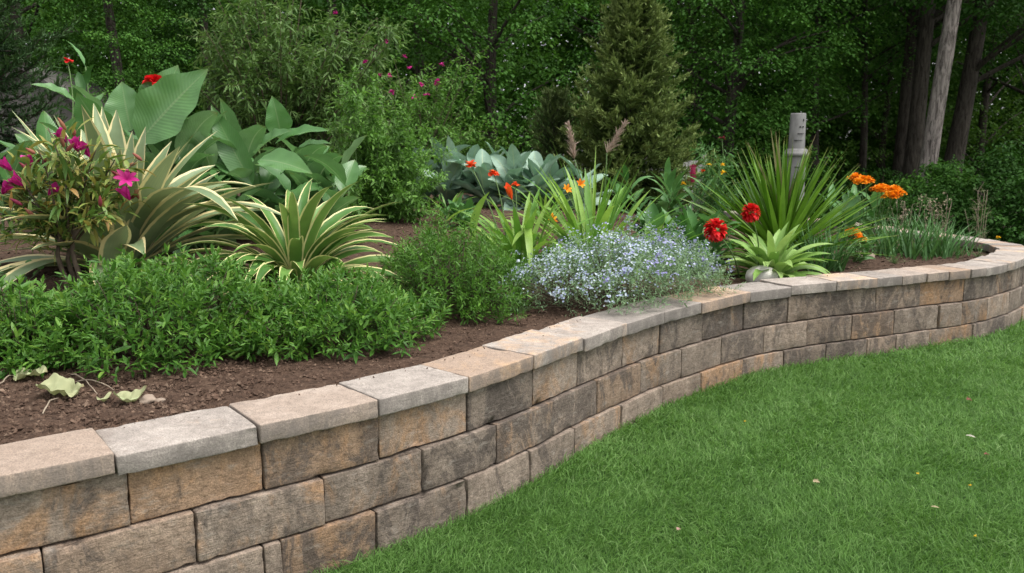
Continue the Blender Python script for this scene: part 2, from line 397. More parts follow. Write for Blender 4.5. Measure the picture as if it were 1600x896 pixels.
# ------------------------------------------------------------------ stone
def stonemat(name, cap=False):
    m, nt, b = newmat(name)
    oi = N_(nt, 'ShaderNodeObjectInfo')
    rv = N_(nt, 'ShaderNodeVectorMath', operation='SCALE'); rv.inputs[0].default_value = (31, 17, 47)
    nt.links.new(oi.outputs['Random'], rv.inputs['Scale'])
    tc = N_(nt, 'ShaderNodeTexCoord'); o = tc.outputs['Object']
    big = noisetex(nt, mapping(nt, (6.5, 6.5, 3.6 if not cap else 6.5), o, rv.outputs[0]), 1.0, 8, .68, .5)
    pick = noisetex(nt, mapping(nt, (4.6, 4.6, 2.6), o, rv.outputs[0]), 1.3, 9, .72, .7)
    fine = noisetex(nt, mapping(nt, (1, 1, 1), o), 190, 3, .7)
    mid = noisetex(nt, mapping(nt, (1, 1, 1.5), o, rv.outputs[0]), 34, 5, .7, .4)
    if cap:
        base = ramp(nt, [(.2, (.205, .185, .17)), (.5, (.305, .275, .25)), (.8, (.41, .375, .345))], big.outputs[0]).outputs[0]
        oran = (.50, .335, .205); dark = (.20, .17, .15)
    else:
        base = ramp(nt, [(.25, (.09, .074, .063)), (.5, (.198, .160, .130)), (.78, (.325, .27, .222))], big.outputs[0]).outputs[0]
        oran = (.36, .205, .10); dark = (.088, .073, .064)
    if cap:
        tone = mth(nt, 'MULTIPLY', mth(nt, 'SUBTRACT', mth(nt, 'FRACT', mth(nt, 'MULTIPLY', oi.outputs['Random'], 3.77)), .5), 3.0, clamp=True)
        base = mixc(nt, mth(nt, 'MULTIPLY', tone, .62), base, (.38, .265, .185))
    else:
        tone = mth(nt, 'MULTIPLY', mth(nt, 'SUBTRACT', mth(nt, 'FRACT', mth(nt, 'MULTIPLY', oi.outputs['Random'], 3.77)), .72), 6.0, clamp=True)
        base = mixc(nt, mth(nt, 'MULTIPLY', tone, .55), base, (.29, .18, .105))
    rnd2 = mth(nt, 'FRACT', mth(nt, 'MULTIPLY', oi.outputs['Random'], 7.31))
    thr = mth(nt, 'MULTIPLY_ADD', rnd2, -.26, .70 if cap else .69)
    fo = mth(nt, 'MULTIPLY', mth(nt, 'SUBTRACT', pick.outputs[0], thr), 5.0, clamp=True)
    col = mixc(nt, mth(nt, 'MULTIPLY', fo, .75), base, oran)
    rnd3 = mth(nt, 'FRACT', mth(nt, 'MULTIPLY', oi.outputs['Random'], 13.7))
    pk2 = noisetex(nt, mapping(nt, (5.5, 5.5, 3.0), o, rv.outputs[0]), 1.1, 9, .74, .7)
    thr2 = mth(nt, 'MULTIPLY_ADD', rnd3, -.2, .68 if cap else .61)
    fd = mth(nt, 'MULTIPLY', mth(nt, 'SUBTRACT', pk2.outputs[0], thr2), 13.0, clamp=True)
    col = mixc(nt, mth(nt, 'MULTIPLY', fd, .5 if cap else .8), col, dark)
    rnd4 = mth(nt, 'FRACT', mth(nt, 'MULTIPLY', oi.outputs['Random'], 29.3))
    col = mixc(nt, 1.0, col, ramp(nt, [(0, (.83, .82, .81)), (1, (1.18, 1.14, 1.10))], rnd4).outputs[0], 'MULTIPLY')
    col = mixc(nt, .45 if cap else .8, col, ramp(nt, [(.3, (.5, .49, .48)), (.52, (1, 1, 1)), (.75, (1.45, 1.43, 1.4))], mid.outputs[0]).outputs[0], 'MULTIPLY')
    col = mixc(nt, .7, col, ramp(nt, [(.3, (.4, .39, .38)), (.5, (1, 1, 1)), (.72, (1.55, 1.55, 1.55))], fine.outputs[0]).outputs[0], 'MULTIPLY')
    if not cap:   # pale splashes of lime bloom low on the stones
        bl = noisetex(nt, mapping(nt, (1, 1, 2.5), o, rv.outputs[0]), 12, 5, .7)
        col = mixc(nt, mth(nt, 'MULTIPLY', mth(nt, 'SUBTRACT', bl.outputs[0], .56), 2.6, clamp=True), col, (.34, .305, .265))
    if cap:   # split cap edges: dark grey patina, worn in places, plus side shade painted in
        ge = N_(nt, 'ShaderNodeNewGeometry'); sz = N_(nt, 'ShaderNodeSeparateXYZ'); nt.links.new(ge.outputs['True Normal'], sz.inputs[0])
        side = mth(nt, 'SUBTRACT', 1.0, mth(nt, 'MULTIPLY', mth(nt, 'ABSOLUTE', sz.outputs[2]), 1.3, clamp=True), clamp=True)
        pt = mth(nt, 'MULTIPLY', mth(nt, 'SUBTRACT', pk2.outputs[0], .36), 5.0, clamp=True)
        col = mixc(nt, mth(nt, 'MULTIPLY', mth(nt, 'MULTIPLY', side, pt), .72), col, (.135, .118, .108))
    nt.links.new(col, b.inputs['Base Color'])
    b.inputs['Roughness'].default_value = .9; b.inputs['Specular IOR Level'].default_value = .25
    st = noisetex(nt, mapping(nt, (9, 9, 75) if not cap else (14, 14, 60), o, rv.outputs[0]), 1.0, 4, .6, 1.2)
    h = mth(nt, 'ADD', mth(nt, 'MULTIPLY', st.outputs[0], .45 if not cap else .35), mth(nt, 'ADD', mth(nt, 'MULTIPLY', fine.outputs[0], .25), mth(nt, 'MULTIPLY', mid.outputs[0], .8)))
    bp = N_(nt, 'ShaderNodeBump'); bp.inputs['Strength'].default_value = .9; bp.inputs['Distance'].default_value = .007 if not cap else .0035
    nt.links.new(h, bp.inputs['Height']); nt.links.new(bp.outputs[0], b.inputs['Normal'])
    return m
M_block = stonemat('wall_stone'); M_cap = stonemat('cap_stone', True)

def rough_box(dims, fmap, r, amp, seed, step, chip=0.):
    """rounded box with chipped edges, mapped into the world by fmap(local metric coords)"""
    rs = np.random.default_rng(seed); so = rs.random(3) * 50
    def lines(L):
        n = max(1, int(round((L - 2 * r) / step)))
        return np.concatenate([[0, r * .5], r + (L - 2 * r) * np.linspace(0, 1, n + 1), [L - r * .5, L]])
    gx, gy, gz = (lines(d) for d in dims)
    idx = {}; pts = []; quads = []
    def vid(p):
        k = tuple(np.round(p, 5))
        if k not in idx: idx[k] = len(pts); pts.append(p)
        return idx[k]
    def face(ga, gb, axis, val, order, flip):
        ids = np.empty((len(ga), len(gb)), int)
        for i, a in enumerate(ga):
            for j, b_ in enumerate(gb):
                p = [0, 0, 0]; p[order[0]] = a; p[order[1]] = b_; p[axis] = val; ids[i, j] = vid(p)
        for i in range(len(ga) - 1):
            for j in range(len(gb) - 1):
                q = [ids[i, j], ids[i + 1, j], ids[i + 1, j + 1], ids[i, j + 1]]
                quads.append(q[::-1] if flip else q)
    D = dims
    face(gx, gz, 1, 0, (0, 2), False); face(gx, gz, 1, D[1], (0, 2), True)
    face(gx, gy, 2, 0, (0, 1), True); face(gx, gy, 2, D[2], (0, 1), False)
    face(gy, gz, 0, 0, (1, 2), True); face(gy, gz, 0, D[0], (1, 2), False)
    P = np.array(pts, float); Dm = np.array(D)
    inner = np.clip(P, r, Dm - r); vec = nrm(P - inner)
    ne = (np.minimum(P, Dm - P) < r * 1.01).sum(1)
    out = inner + vec * r
    for i, p in enumerate(out):
        q = Vector(p) + Vector(so)
        n1 = noise.noise(q * 7) + .5 * noise.noise(q * 19) + .35 * noise.noise(q * 42)
        d = amp * n1
        if ne[i] >= 2 and chip:
            c = noise.noise(q * 11 + Vector((9, 9, 9))) + .6 * noise.noise(q * 27)
            d -= chip * max(0, c - .05) * 2
        out[i] = p + vec[i] * d
    return fmap(out), quads

wall = thing('retaining_wall', 'curved dry-laid retaining wall of mottled brown and grey stone blocks under flat capstones', 'wall'); wall['kind'] = 'thing'
def joints(pxs, z, inset):
    """arc positions where a joint at height z crosses the photo's columns pxs"""
    p, n = path(_ss); q = np.concatenate([p + n * inset, np.full((len(p), 1), z)], 1)
    ok = q[:, 1] > .3; X, _ = topx(q[ok]); S = _ss[ok]
    k = np.argmax(X > 1588); k = k if k > 0 else len(X)
    return list(np.interp(pxs, X[:k], S[:k]))
def extend(J, lo, hi, a, b, rs):
    while J[0] > lo: J.insert(0, J[0] - rs.uniform(a, b))
    while J[-1] < hi: J.append(J[-1] + rs.uniform(a * .75, b * .8))
    J[0] = max(J[0], 0.03); J[-1] = min(J[-1], SMAX - .03)
    return [j for i, j in enumerate(J) if i == 0 or j - J[i - 1] > .05]
_rs = np.random.default_rng(3)
COURSES = [  # joints in photo columns, z bottom, z top, inset of the face from the cap edge, depth
    ([202, 411, 592, 730, 832, 903, 974, 1031, 1098, 1162, 1230, 1297.6, 1369, 1438, 1506, 1556], .317, .496, .034, .235),
    ([70, 307, 508, 662, 775, 866, 934, 1002, 1065, 1127, 1193, 1261, 1331, 1397, 1467, 1502.6, 1543, 1578], .132, .310, .016, .24),
    ([-60, 180, 415, 443, 590, 730, 829, 898, 970, 1035, 1095, 1159, 1224, 1290, 1354, 1399, 1451, 1519, 1577], -.16, .125, .002, .25)]
for ci, (pxs, z0, z1, ins, dep) in enumerate(COURSES):
    J = extend(joints(pxs, (z0 + z1) / 2, ins), .3, SMAX - .3, .42, .52, _rs)
    for k in range(len(J) - 1):
        s0, s1 = J[k] + .0018, J[k + 1] - .0018
        L = s1 - s0
        jit = _rs.normal(0, .0035); yaw = _rs.normal(0, .004)
        def fm(P, s0=s0, L=L, z0=z0, ins=ins, jit=jit, yaw=yaw):
            a, na = path(s0 + P[:, 0])
            e0, _ = path(s0); e1, _ = path(s0 + L)
            ch = e0 + (e1 - e0) * (P[:, :1] / L)
            b_ = ch * .55 + a * .45
            xy = b_ + na * (ins + jit + P[:, 1:2] + yaw * (P[:, :1] / L - .5))
            return np.concatenate([xy, P[:, 2:] + z0], 1)
        near = path(s0)[0][1] < 4.6
        v, q = rough_box((L, dep, z1 - z0), fm, .0055, .0026, ci * 100 + k, .028 if near else .05, .005)
        mb = MB(); mb.add(v, q); mb.build('wall_block', M_block, wall)
Jc = extend(joints([183, 406, 592, 734, 836, 912, 979.6, 1039, 1097, 1172, 1237, 1307, 1371, 1410, 1449, 1483, 1517, 1540, 1562], .5, 0), .3, SMAX - .3, .42, .5, _rs)
for _i in range(len(Jc) - 1, 0, -1):      # narrow tapered pieces round the tip
    if Jc[_i] > joints([1562], .5, 0)[0] and Jc[_i] - Jc[_i - 1] > .28: Jc.insert(_i, (Jc[_i] + Jc[_i - 1]) / 2 + _rs.normal(0, .01))
CAP_W = .30
for k in range(len(Jc) - 1):
    s0, s1 = Jc[k] + .002, Jc[k + 1] - .002
    L = s1 - s0; dz = _rs.normal(0, .0035); tl = _rs.normal(0, .004); jit = _rs.normal(0, .003); sk = _rs.normal(0, .002)
    cw = CAP_W + _rs.normal(0, .008)
    def fm(P, s0=s0, L=L, dz=dz, tl=tl, jit=jit, sk=sk):
        a, na = path(s0 + P[:, 0]); e0, n0 = path(s0); e1, n1 = path(s0 + L)
        ch = e0 + (e1 - e0) * (P[:, :1] / L); nn = nrm(n0 + (n1 - n0) * (P[:, :1] / L))
        xy = ch * .5 + a * .5 + nn * (P[:, 1:2] + jit + sk * (P[:, :1] / L - .5) * 2)
        return np.concatenate([xy, (P[:, 2] + .5 + dz + tl * (P[:, 0] / L - .5))[:, None]], 1)
    near = path(s0)[0][1] < 4.8
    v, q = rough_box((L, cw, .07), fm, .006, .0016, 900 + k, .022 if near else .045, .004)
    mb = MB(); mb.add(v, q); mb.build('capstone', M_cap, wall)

def lawn_z(x, y): return -.062 * (1 - sstep(2.2, 5.2, np.asarray(y, float)))      # the lawn dips a little towards the camera
# ------------------------------------------------------------------ ground, lawn, soil
def groundmat(name, cols, scale, bump, bscale, rough=.95):
    return plainmat(name, cols, rough, scale, bump, (1, 1, 1), bscale, .2)
mb = MB(); gx = np.linspace(-150, 150, 61)
X, Y = np.meshgrid(gx, gx, indexing='ij'); Zg = np.full_like(X, -.12)
i, j = np.meshgrid(np.arange(60), np.arange(60), indexing='ij'); a = (i * 61 + j).ravel()
mb.add(np.stack([X, Y, Zg], -1), np.stack([a, a + 61, a + 62, a + 1], -1))
tag(mb.build('ground', groundmat('forest_floor', [(.02, .022, .012), (.045, .04, .022)], 3, .03, 20)), 'dark leaf-littered ground under the trees', None, None, 'structure')
M_lawn = groundmat('lawn_base', [(.03, .075, .015), (.05, .12, .025)], 6, .02, 90)
mb = MB()
gx = np.linspace(-6, 16, 60); gy = np.linspace(-6, 15, 60)
X, Y = np.meshgrid(gx, gy, indexing='ij'); i, j = np.meshgrid(np.arange(59), np.arange(59), indexing='ij'); a = (i * 60 + j).ravel()
mb.add(np.stack([X, Y, lawn_z(X, Y)], -1), np.stack([a, a + 60, a + 61, a + 1], -1))
tag(mb.build('lawn', M_lawn), 'short mown lawn running along the foot of the wall', None, None, 'structure')
# soil
M_soil = plainmat('soil', [(.035, .021, .014), (.072, .043, .029), (.115, .073, .05)], .95, 38, .012, (1, 1, 1), 130, .2)
mb = MB()
def soil_grid(x0, x1, y0, y1, st, amp):
    gx = np.arange(x0, x1 + st / 2, st); gy = np.arange(y0, y1 + st / 2, st)
    X, Y = np.meshgrid(gx, gy, indexing='ij'); Z = soil_z(X, Y)
    nz = np.array([noise.noise(Vector((x * 9, y * 9, 0))) + .8 * noise.noise(Vector((x * 26, y * 26, 3))) for x, y in zip(X.ravel(), Y.ravel())]).reshape(X.shape)
    Z = Z + nz * amp
    k = len(gy); i, j = np.meshgrid(np.arange(len(gx) - 1), np.arange(k - 1), indexing='ij')
    cx, cy = X[:-1, :-1] + st / 2, Y[:-1, :-1] + st / 2; p = np.stack([cx, cy], -1)
    ok = inside(p) & (wdist(p) > .16)
    a = (i * k + j)[ok]
    mb.add(np.stack([X, Y, Z], -1), np.stack([a, a + k, a + k + 1, a + 1], -1))
soil_grid(-4, 5.2, 1.5, 7.0, .035, .012)
soil_grid(-4, 5.2, 7.0, 17.5, .09, .014)
soil_grid(-13.9, -4, 1.5, 17.5, .15, .014)
tag(mb.build('soil', M_soil), 'brown crumbly soil of the raised garden bed', None, None, 'structure')
# crumbs, chips and small stones on the soil
M_crumb = plainmat('soil_crumbs', [(.04, .025, .017), (.09, .056, .039), (.20, .14, .10)], .95, 30, 0, (1, 1, 1), None, .2)
mb = MB()
def crumbs(n, region, smin, smax, chip):
    x0, x1, y0, y1 = region
    P = np.stack([rng.uniform(x0, x1, n), rng.uniform(y0, y1, n)], -1)
    P = P[inside(P)]; d = wdist(P); P = P[(d > .29)]
    z = soil_z(P[:, 0], P[:, 1]); N = len(P)
    s = smin + (smax - smin) * rng.random(N) ** 3
    o = np.array([[1, 0, 0], [-1, 0, 0], [0, 1, 0], [0, -1, 0], [0, 0, 1], [0, 0, -1.0]])
    sc = np.stack([s * rng.uniform(.75, 1.2 + chip * 2, N), s * rng.uniform(.7, 1.1, N), s * rng.uniform(.65, 1.0, N) * (1 - chip * .6)], -1)
    v = (o[None] + rng.normal(size=(N, 6, 3)) * .22) * sc[:, None]
    an = rng.random(N) * 6.3; ca, sa = np.cos(an)[:, None], np.sin(an)[:, None]
    v = np.stack([v[..., 0] * ca - v[..., 1] * sa, v[..., 0] * sa + v[..., 1] * ca, v[..., 2] + v[..., 0] * rng.normal(size=(N, 1)) * .25], -1)
    v += np.concatenate([P, (z + s * .3)[:, None]], 1)[:, None]
    t = np.array([[0, 2, 4], [2, 1, 4], [1, 3, 4], [3, 0, 4], [2, 0, 5], [1, 2, 5], [3, 1, 5], [0, 3, 5]])
    mb.add(v, None, (np.arange(N)[:, None, None] * 6 + t).reshape(-1, 3), None, np.repeat(rng.random(N) ** 1.5, 6))
crumbs(45000, (-3.6, .9, 1.8, 5.3), .0018, .009, .0)
crumbs(17000, (-3.4, -1.0, 1.9, 3.9), .003, .014, .0)
crumbs(2500, (-3.4, .9, 1.9, 5.3), .003, .008, .8)
def spilled(n):
    s_ = rng.uniform(.6, 8.5, n); p, nn = path(s_); P = p + nn * (.30 - np.abs(rng.normal(size=(n, 1))) * .055); N = n
    s = .0012 + .0035 * rng.random(N) ** 3; o = np.array([[1, 0, 0], [-1, 0, 0], [0, 1, 0], [0, -1, 0], [0, 0, 1], [0, 0, -1.0]])
    v = (o[None] + rng.normal(size=(N, 6, 3)) * .22) * s[:, None, None] + np.concatenate([P, (.571 + s * .5)[:, None]], 1)[:, None]
    t = np.array([[0, 2, 4], [2, 1, 4], [1, 3, 4], [3, 0, 4], [2, 0, 5], [1, 2, 5], [3, 1, 5], [0, 3, 5]])
    mb.add(v, None, (np.arange(N)[:, None, None] * 6 + t).reshape(-1, 3), None, np.repeat(rng.random(N), 6))
spilled(260)
crumbs(16000, (-3.6, 4.6, 4.6, 10), .004, .016, .5)
tag(mb.build('soil_crumbs', M_crumb, None, None, False), 'loose crumbs, bark chips and grit strewn on the soil', None, None, 'stuff')

# ------------------------------------------------------------------ grass
M_grass = leafmat('grass_blades', [(.062, .142, .027), (.10, .215, .045), (.145, .275, .07), (.22, .34, .125)], .55, .35, spec=.2)
mb = MB()
def grass(n, poly_y, seedy, Lm, Wm):
    y0, y1 = poly_y
    y = rng.uniform(y0, y1, n); xr = XatY(1600, y) + 1.3; xl = -2.6 + 0 * y
    x = rng.uniform(0, 1, n) * (xr - xl) + xl
    P = np.stack([x, y], -1); d = wdist(P); ins_ = inside(P)
    k = (~ins_) & (d > .012); P = P[k]; d = d[k]
    N = len(P)
    f = np.array([noise.noise(Vector((a * 1.3, b * 1.3, 0))) + .6 * noise.noise(Vector((a * 5, b * 5, 5))) for a, b in P]) if N < 900000 else np.zeros(N)
    fd = np.array([noise.noise(Vector((a * 2.1, b * 2.1, 9))) for a, b in P])
    an = fd * 4 + rng.normal(size=N) * 1.5
    tilt = np.abs(rng.normal(.45, .3, N)) + .15 * np.maximum(f, 0)
    D = np.stack([np.sin(tilt) * np.cos(an), np.sin(tilt) * np.sin(an), np.cos(tilt)], -1)
    L = Lm * (.55 + .75 * rng.random(N)) * (1 + .18 * f) * (1 + .35 * np.exp(-d / .05))
    ribbons(mb, np.concatenate([P, (lawn_z(P[:, 0], P[:, 1]) + .002)[:, None]], 1), D, L, Wm * (.6 + .8 * rng.random(N)), .6 + rng.random(N) * 1.1, 3, 'sword', .0, rng.normal(size=N) * .9,
            np.clip(.42 + .14 * f + rng.normal(size=N) * .24, 0, 1), m=1)
GRASS_N = 1.0
grass(int(190000 * GRASS_N), (1.9, 3.6), 0, .054, .0027)
grass(int(165000 * GRASS_N), (3.6, 5.6), 0, .054, .0036)
grass(int(120000 * GRASS_N), (5.6, 9.0), 0, .056, .005)
tag(mb.build('grass', M_grass), 'fine green grass blades of the lawn', None, None, 'stuff')
# ------------------------------------------------------------------ woodland behind the bed
def barkmat(name, a, b_, sc=1.0):
    m, nt, b = newmat(name)
    n1 = noisetex(nt, mapping(nt, (11 * sc, 11 * sc, 2.0 * sc)), 1.6, 6, .7, .8)
    n2 = noisetex(nt, mapping(nt, (1, 1, .6)), 2.5, 4)
    col = mixc(nt, .7, ramp(nt, [(.38, a), (.58, b_)], n1.outputs[0]).outputs[0], ramp(nt, [(.3, (.6, .62, .58)), (.7, (1.25, 1.22, 1.2))], n2.outputs[0]).outputs[0], 'MULTIPLY')
    nt.links.new(col, b.inputs['Base Color']); b.inputs['Roughness'].default_value = .95; b.inputs['Specular IOR Level'].default_value = .2
    bp = N_(nt, 'ShaderNodeBump'); bp.inputs['Strength'].default_value = 1; bp.inputs['Distance'].default_value = .05
    nt.links.new(n1.outputs[0], bp.inputs['Height']); nt.links.new(bp.outputs[0], b.inputs['Normal'])
    return m
M_bark = barkmat('dark_bark', (.022, .018, .014), (.07, .06, .05))
M_barkl = barkmat('grey_bark', (.06, .05, .045), (.33, .285, .265))
M_twig = plainmat('twig', [(.05, .036, .024), (.12, .09, .06)], .85, 30)
M_green_stem = plainmat('green_stem', [(.06, .12, .03), (.12, .2, .06)], .6, 20)
M_maple = leafmat('maple_leaf', [(.034, .10, .016), (.057, .155, .023), (.10, .22, .038)], .65, .3, spec=.15)
M_dark = leafmat('dark_leaf', [(.018, .058, .009), (.028, .085, .012), (.045, .12, .018)], .65, .25, spec=.15)
M_yel = leafmat('yellow_green_leaf', [(.026, .07, .010), (.06, .14, .02), (.11, .21, .032)], .6, .35, spec=.2)
M_far = leafmat('far_leaf', [(.026, .075, .011), (.042, .11, .014), (.095, .185, .022)], .7, .35, spec=.1)

def sprays(mb, cs, radii, nl, size, tilt=.25, thick=.15, out=None, var=None):
    """flat sprays of leaves round the centres cs"""
    cs = np.asarray(cs, float); n = len(cs); nl = int(nl * 2.3); size = size * .6; radii = np.broadcast_to(radii, (n,))
    a = rng.random((n, nl)) * 6.28; r = np.sqrt(rng.random((n, nl)))
    off = np.stack([r * np.cos(a), r * np.sin(a), rng.normal(size=(n, nl)) * thick * .7 - .42 * r * r], -1) * radii[:, None, None]
    tl = rng.normal(size=(n, 1, 2)) * tilt
    off[..., 2] += off[..., 0] * tl[..., 0] + off[..., 1] * tl[..., 1]
    P = cs[:, None] + off
    D = np.stack([np.cos(a), np.sin(a), -.45 + 0 * a], -1) + rng.normal(size=(n, nl, 3)) * .38
    v = np.clip(rng.random((n, nl)) * .55 + rng.random((n, 1)) * .45, 0, 1)
    L = size * rng.uniform(.6, 1.3, (n, nl))
    leaflets(mb, P.reshape(-1, 3), D.reshape(-1, 3), L.ravel(), (L * .72).ravel(), .12, .15, v.ravel(), None, .22)

def tree(name, label, px, Y, h, tr, cb, cr, nspray, per, lsize, mat, bark, lean=(0, 0), seed=1, limbs=14, sr=.75, shape='round', wig=.12, group=None, z0=0., base_dx=0.):
    rs = np.random.default_rng(seed)
    base = np.array([XatY(px, Y), Y, z0 - .05])
    t = thing(name, label, 'tree', base, group)
    k = 12; tt = np.linspace(0, 1, k)
    pts = np.stack([lean[0] * tt * h + wig * np.sin(tt * 5 + seed), lean[1] * tt * h + wig * np.cos(tt * 4 + seed * 2) - wig * math.cos(seed * 2), tt * h * .96], -1)
    pts[:, 0] -= pts[0, 0]
    mb = MB(); tube(mb, pts, tr * (1 - .82 * tt) * (1 + .35 * np.exp(-tt * h / .35)), 12, .5, True, .03)
    cs = []
    for i in range(nspray):
        u = rs.random(); z = cb + (h - cb) * u
        Rr = cr * (math.sin(min(1, .18 + u * .95) * math.pi) ** .6 if shape == 'round' else (1 - u) ** .75 + .05)
        an = rs.random() * 6.28; rr = Rr * rs.random() ** .45
        ax = np.array([np.interp(z, pts[:, 2], pts[:, 0]), np.interp(z, pts[:, 2], pts[:, 1])])
        cs.append([ax[0] + rr * math.cos(an), ax[1] + rr * math.sin(an), z])
    cs = np.array(cs)
    order = np.argsort(-np.hypot(cs[:, 0], cs[:, 1]))[:limbs * 3:3]
    for i in order:
        e = cs[i]; zb = max(cb * .7, e[2] - .5 * np.hypot(e[0], e[1])); zb = min(zb, h * .9)
        b0 = np.array([np.interp(zb, pts[:, 2], pts[:, 0]), np.interp(zb, pts[:, 2], pts[:, 1]), zb])
        s = np.linspace(0, 1, 7)[:, None]; mid = (b0 + e) / 2 + rs.normal(size=3) * .25 + np.array([0, 0, .2])
        c = b0 * (1 - s) ** 2 + 2 * mid * s * (1 - s) + e * s ** 2
        tube(mb, c, np.linspace(tr * .3, .008, 7), 6, .5)
    mb.build('trunk', bark, t)
    cm = MB(); sprays(cm, cs, sr * rs.uniform(.6, 1.25, len(cs)), per, lsize)
    cm.build('crown', mat, t)
    return t

# the far wood reads as one mass: scattered leaf sprays in a deep belt
mb = MB()
n = 4200
yy = rng.uniform(27, 46, n); xx = rng.uniform(-1, 1, n) * (yy * .62 + 7); zz = rng.random(n) ** .9 * 13
cl = np.array([noise.noise(Vector((x * .22, y * .2, z * .25))) for x, y, z in zip(xx, yy, zz)])
k = (cl > -.42)
sprays(mb, np.stack([xx, yy, zz], -1)[k], rng.uniform(.9, 1.8, k.sum()), 40, .36, .4, .35)
n = 900; xx = rng.uniform(-36, 36, n); yy = rng.uniform(46, 52, n); zz = rng.random(n) * 15
sprays(mb, np.stack([xx, yy, zz], -1), 2.3, 26, .75, .4, .4)
tag(mb.build('far_woodland', M_far), 'dense dark green woodland receding far behind the garden', None, None, 'stuff')

tree('maple_tree', 'dark green broadleaf tree filling the gap between the tall leafy bush and the spruce', 775, 18.5, 9, .16, .5, 2.6, 230, 60, .12, M_maple, M_bark, (.01, 0), 3, 18)
tree('maple_tree', 'dark green broadleaf tree with low drooping branches just right of the spruce', 1135, 17.5, 8.5, .15, .55, 1.9, 230, 60, .11, M_maple, M_bark, (0, 0), 4, 16)
tree('broadleaf_tree', 'dark broadleaf tree rising directly behind the spruce tip', 985, 23, 11, .2, .6, 3.4, 220, 55, .15, M_dark, M_bark, (.02, 0), 5, 16)
tree('broadleaf_tree', 'dark broadleaf tree behind the tall willow-leaved bush', 520, 20, 10, .18, .4, 3.2, 220, 55, .14, M_dark, M_bark, (0, 0), 6, 14)
tree('arborvitae', 'dense dark evergreen rising behind the canna leaves and the red canna flower', 205, 14.5, 8, .12, .25, 1.35, 300, 70, .07, M_maple, M_bark, (0, 0), 7, 8, .42, 'cone')
tree('arborvitae', 'dense dark evergreen behind the bare canes of the willow-leaved bush', 345, 16.5, 9, .12, .25, 1.7, 300, 60, .085, M_dark, M_bark, (0, 0), 8, 8, .5, 'cone')
tree('broadleaf_tree', 'shaded broadleaf tree behind the grey shed', 60, 21, 10, .2, 1.2, 2.6, 150, 50, .14, M_dark, M_bark, (0, 0), 9, 12)
tree('pale_trunk_tree', 'tree with a stout pale grey furrowed trunk leaning slightly right', 1441, 16.5, 13, .175, 5.8, 4.6, 170, 50, .15, M_dark, M_barkl, (.068, .0), 10, 12, .85, wig=.05)
tree('dark_trunk_tree', 'tall tree with a straight dark trunk, nearest beside the pale grey trunk on its left', 1422, 19, 13, .20, 4.2, 4.8, 170, 50, .15, M_dark, M_bark, (.012, 0), 11, 12, .85, wig=.05)
tree('dark_trunk_tree', 'tall dark-trunked tree, left one of the close pair left of the pale trunk', 1405, 20, 13, .19, 4.4, 3.2, 110, 50, .15, M_dark, M_bark, (-.004, 0), 12, 12, .85, wig=.05)
tree('dark_trunk_tree', 'dark-trunked tree leaning right just behind the pale grey trunk', 1478, 19.5, 13, .22, 4.2, 5.0, 180, 50, .15, M_dark, M_bark, (.085, 0), 13, 12, .85, wig=.06)
tree('dark_trunk_tree', 'slender dark-trunked tree in the shade behind the orange flowers', 1347, 22, 11, .10, 3.2, 2.6, 120, 50, .14, M_maple, M_bark, (.004, 0), 14, 10, .8)
tree('broadleaf_tree', 'leafy tree with spreading feathery branches above the grey garden post', 1275, 20.5, 10, .13, 2.2, 2.7, 170, 55, .12, M_maple, M_bark, (.01, 0), 15, 16)
tree('broadleaf_tree', 'yellowish green tree in the light behind the dark trunks', 1530, 25.5, 11, .14, 1.2, 3.0, 190, 50, .14, M_yel, M_bark, (0, 0), 16, 14)
tree('broadleaf_tree', 'yellowish green understory tree seen between the slender and the paired dark trunks', 1375, 27, 10, .12, 1.0, 2.6, 160, 50, .15, M_yel, M_bark, (0, 0), 17, 14)
tree('dark_trunk_tree', 'dark tree standing furthest right at the edge of the wood', 1600, 22, 12, .16, 3.4, 4.4, 170, 50, .15, M_dark, M_bark, (.01, 0), 18, 12)
tree('broadleaf_tree', 'dark broadleaf tree behind the magenta-flowered bush', 655, 22.5, 10, .18, .6, 3.0, 190, 55, .14, M_maple, M_bark, (0, 0), 19, 14)
tree('maple_tree', 'light-green maple branches showing past the upper right side of the spruce', 1085, 20.5, 9, .14, 1.2, 2.1, 170, 55, .12, M_yel, M_bark, (0, 0), 20, 12)

# dark bushes at the foot of the wood
def bush(name, label, px, Y, rx, ry, h, nl, lsize, mat, seed, group=None, z0=0., cat='bush'):
    rs = np.random.default_rng(seed)
    b = np.array([XatY(px, Y), Y, z0]); t = thing(name, label, cat, b, group)
    n = nl // 40
    d = rand_dirs(n, 0, 100); r = rs.random((n, 1)) ** .4
    cs = d * r * np.array([rx, ry, h * .8]) + np.array([0, 0, h * .12])
    cs[:, 2] = np.maximum(cs[:, 2], .1)
    mb = MB(); sprays(mb, cs, .32 * rs.uniform(.7, 1.3, n) * max(.7, min(rx, h) * .7), 40, lsize, .4, .3); mb.build('foliage', mat, t)
    sm = MB()
    for i in range(7):
        e = cs[rs.integers(n)]; s = np.linspace(0, 1, 5)[:, None]
        tube(sm, np.array([rs.normal() * .06, rs.normal() * .06, -.03]) * (1 - s) + e * s + np.array([0, 0, .12]) * s * (1 - s), np.linspace(.018, .006, 5), 5)
    sm.build('stem', M_twig, t)
    return t
bush('woodland_bush', 'dark leafy bush around the foot of the pale grey trunk', 1465, 15.2, 1.0, .7, 1.35, 3600, .10, M_maple, 1)
bush('woodland_bush', 'dark bush in deep shade behind the dry stalk by the wall tip', 1560, 14.2, 1.3, .9, 1.7, 4200, .09, M_dark, 2)
bush('woodland_bush', 'dark bush in shade behind the taller orange flower heads', 1360, 17, 1.3, .9, 1.15, 3600, .09, M_dark, 3)
bush('woodland_bush', 'dark bush in shade just behind the grey garden post', 1235, 16.8, 1.2, .8, 1.35, 3600, .09, M_dark, 4)
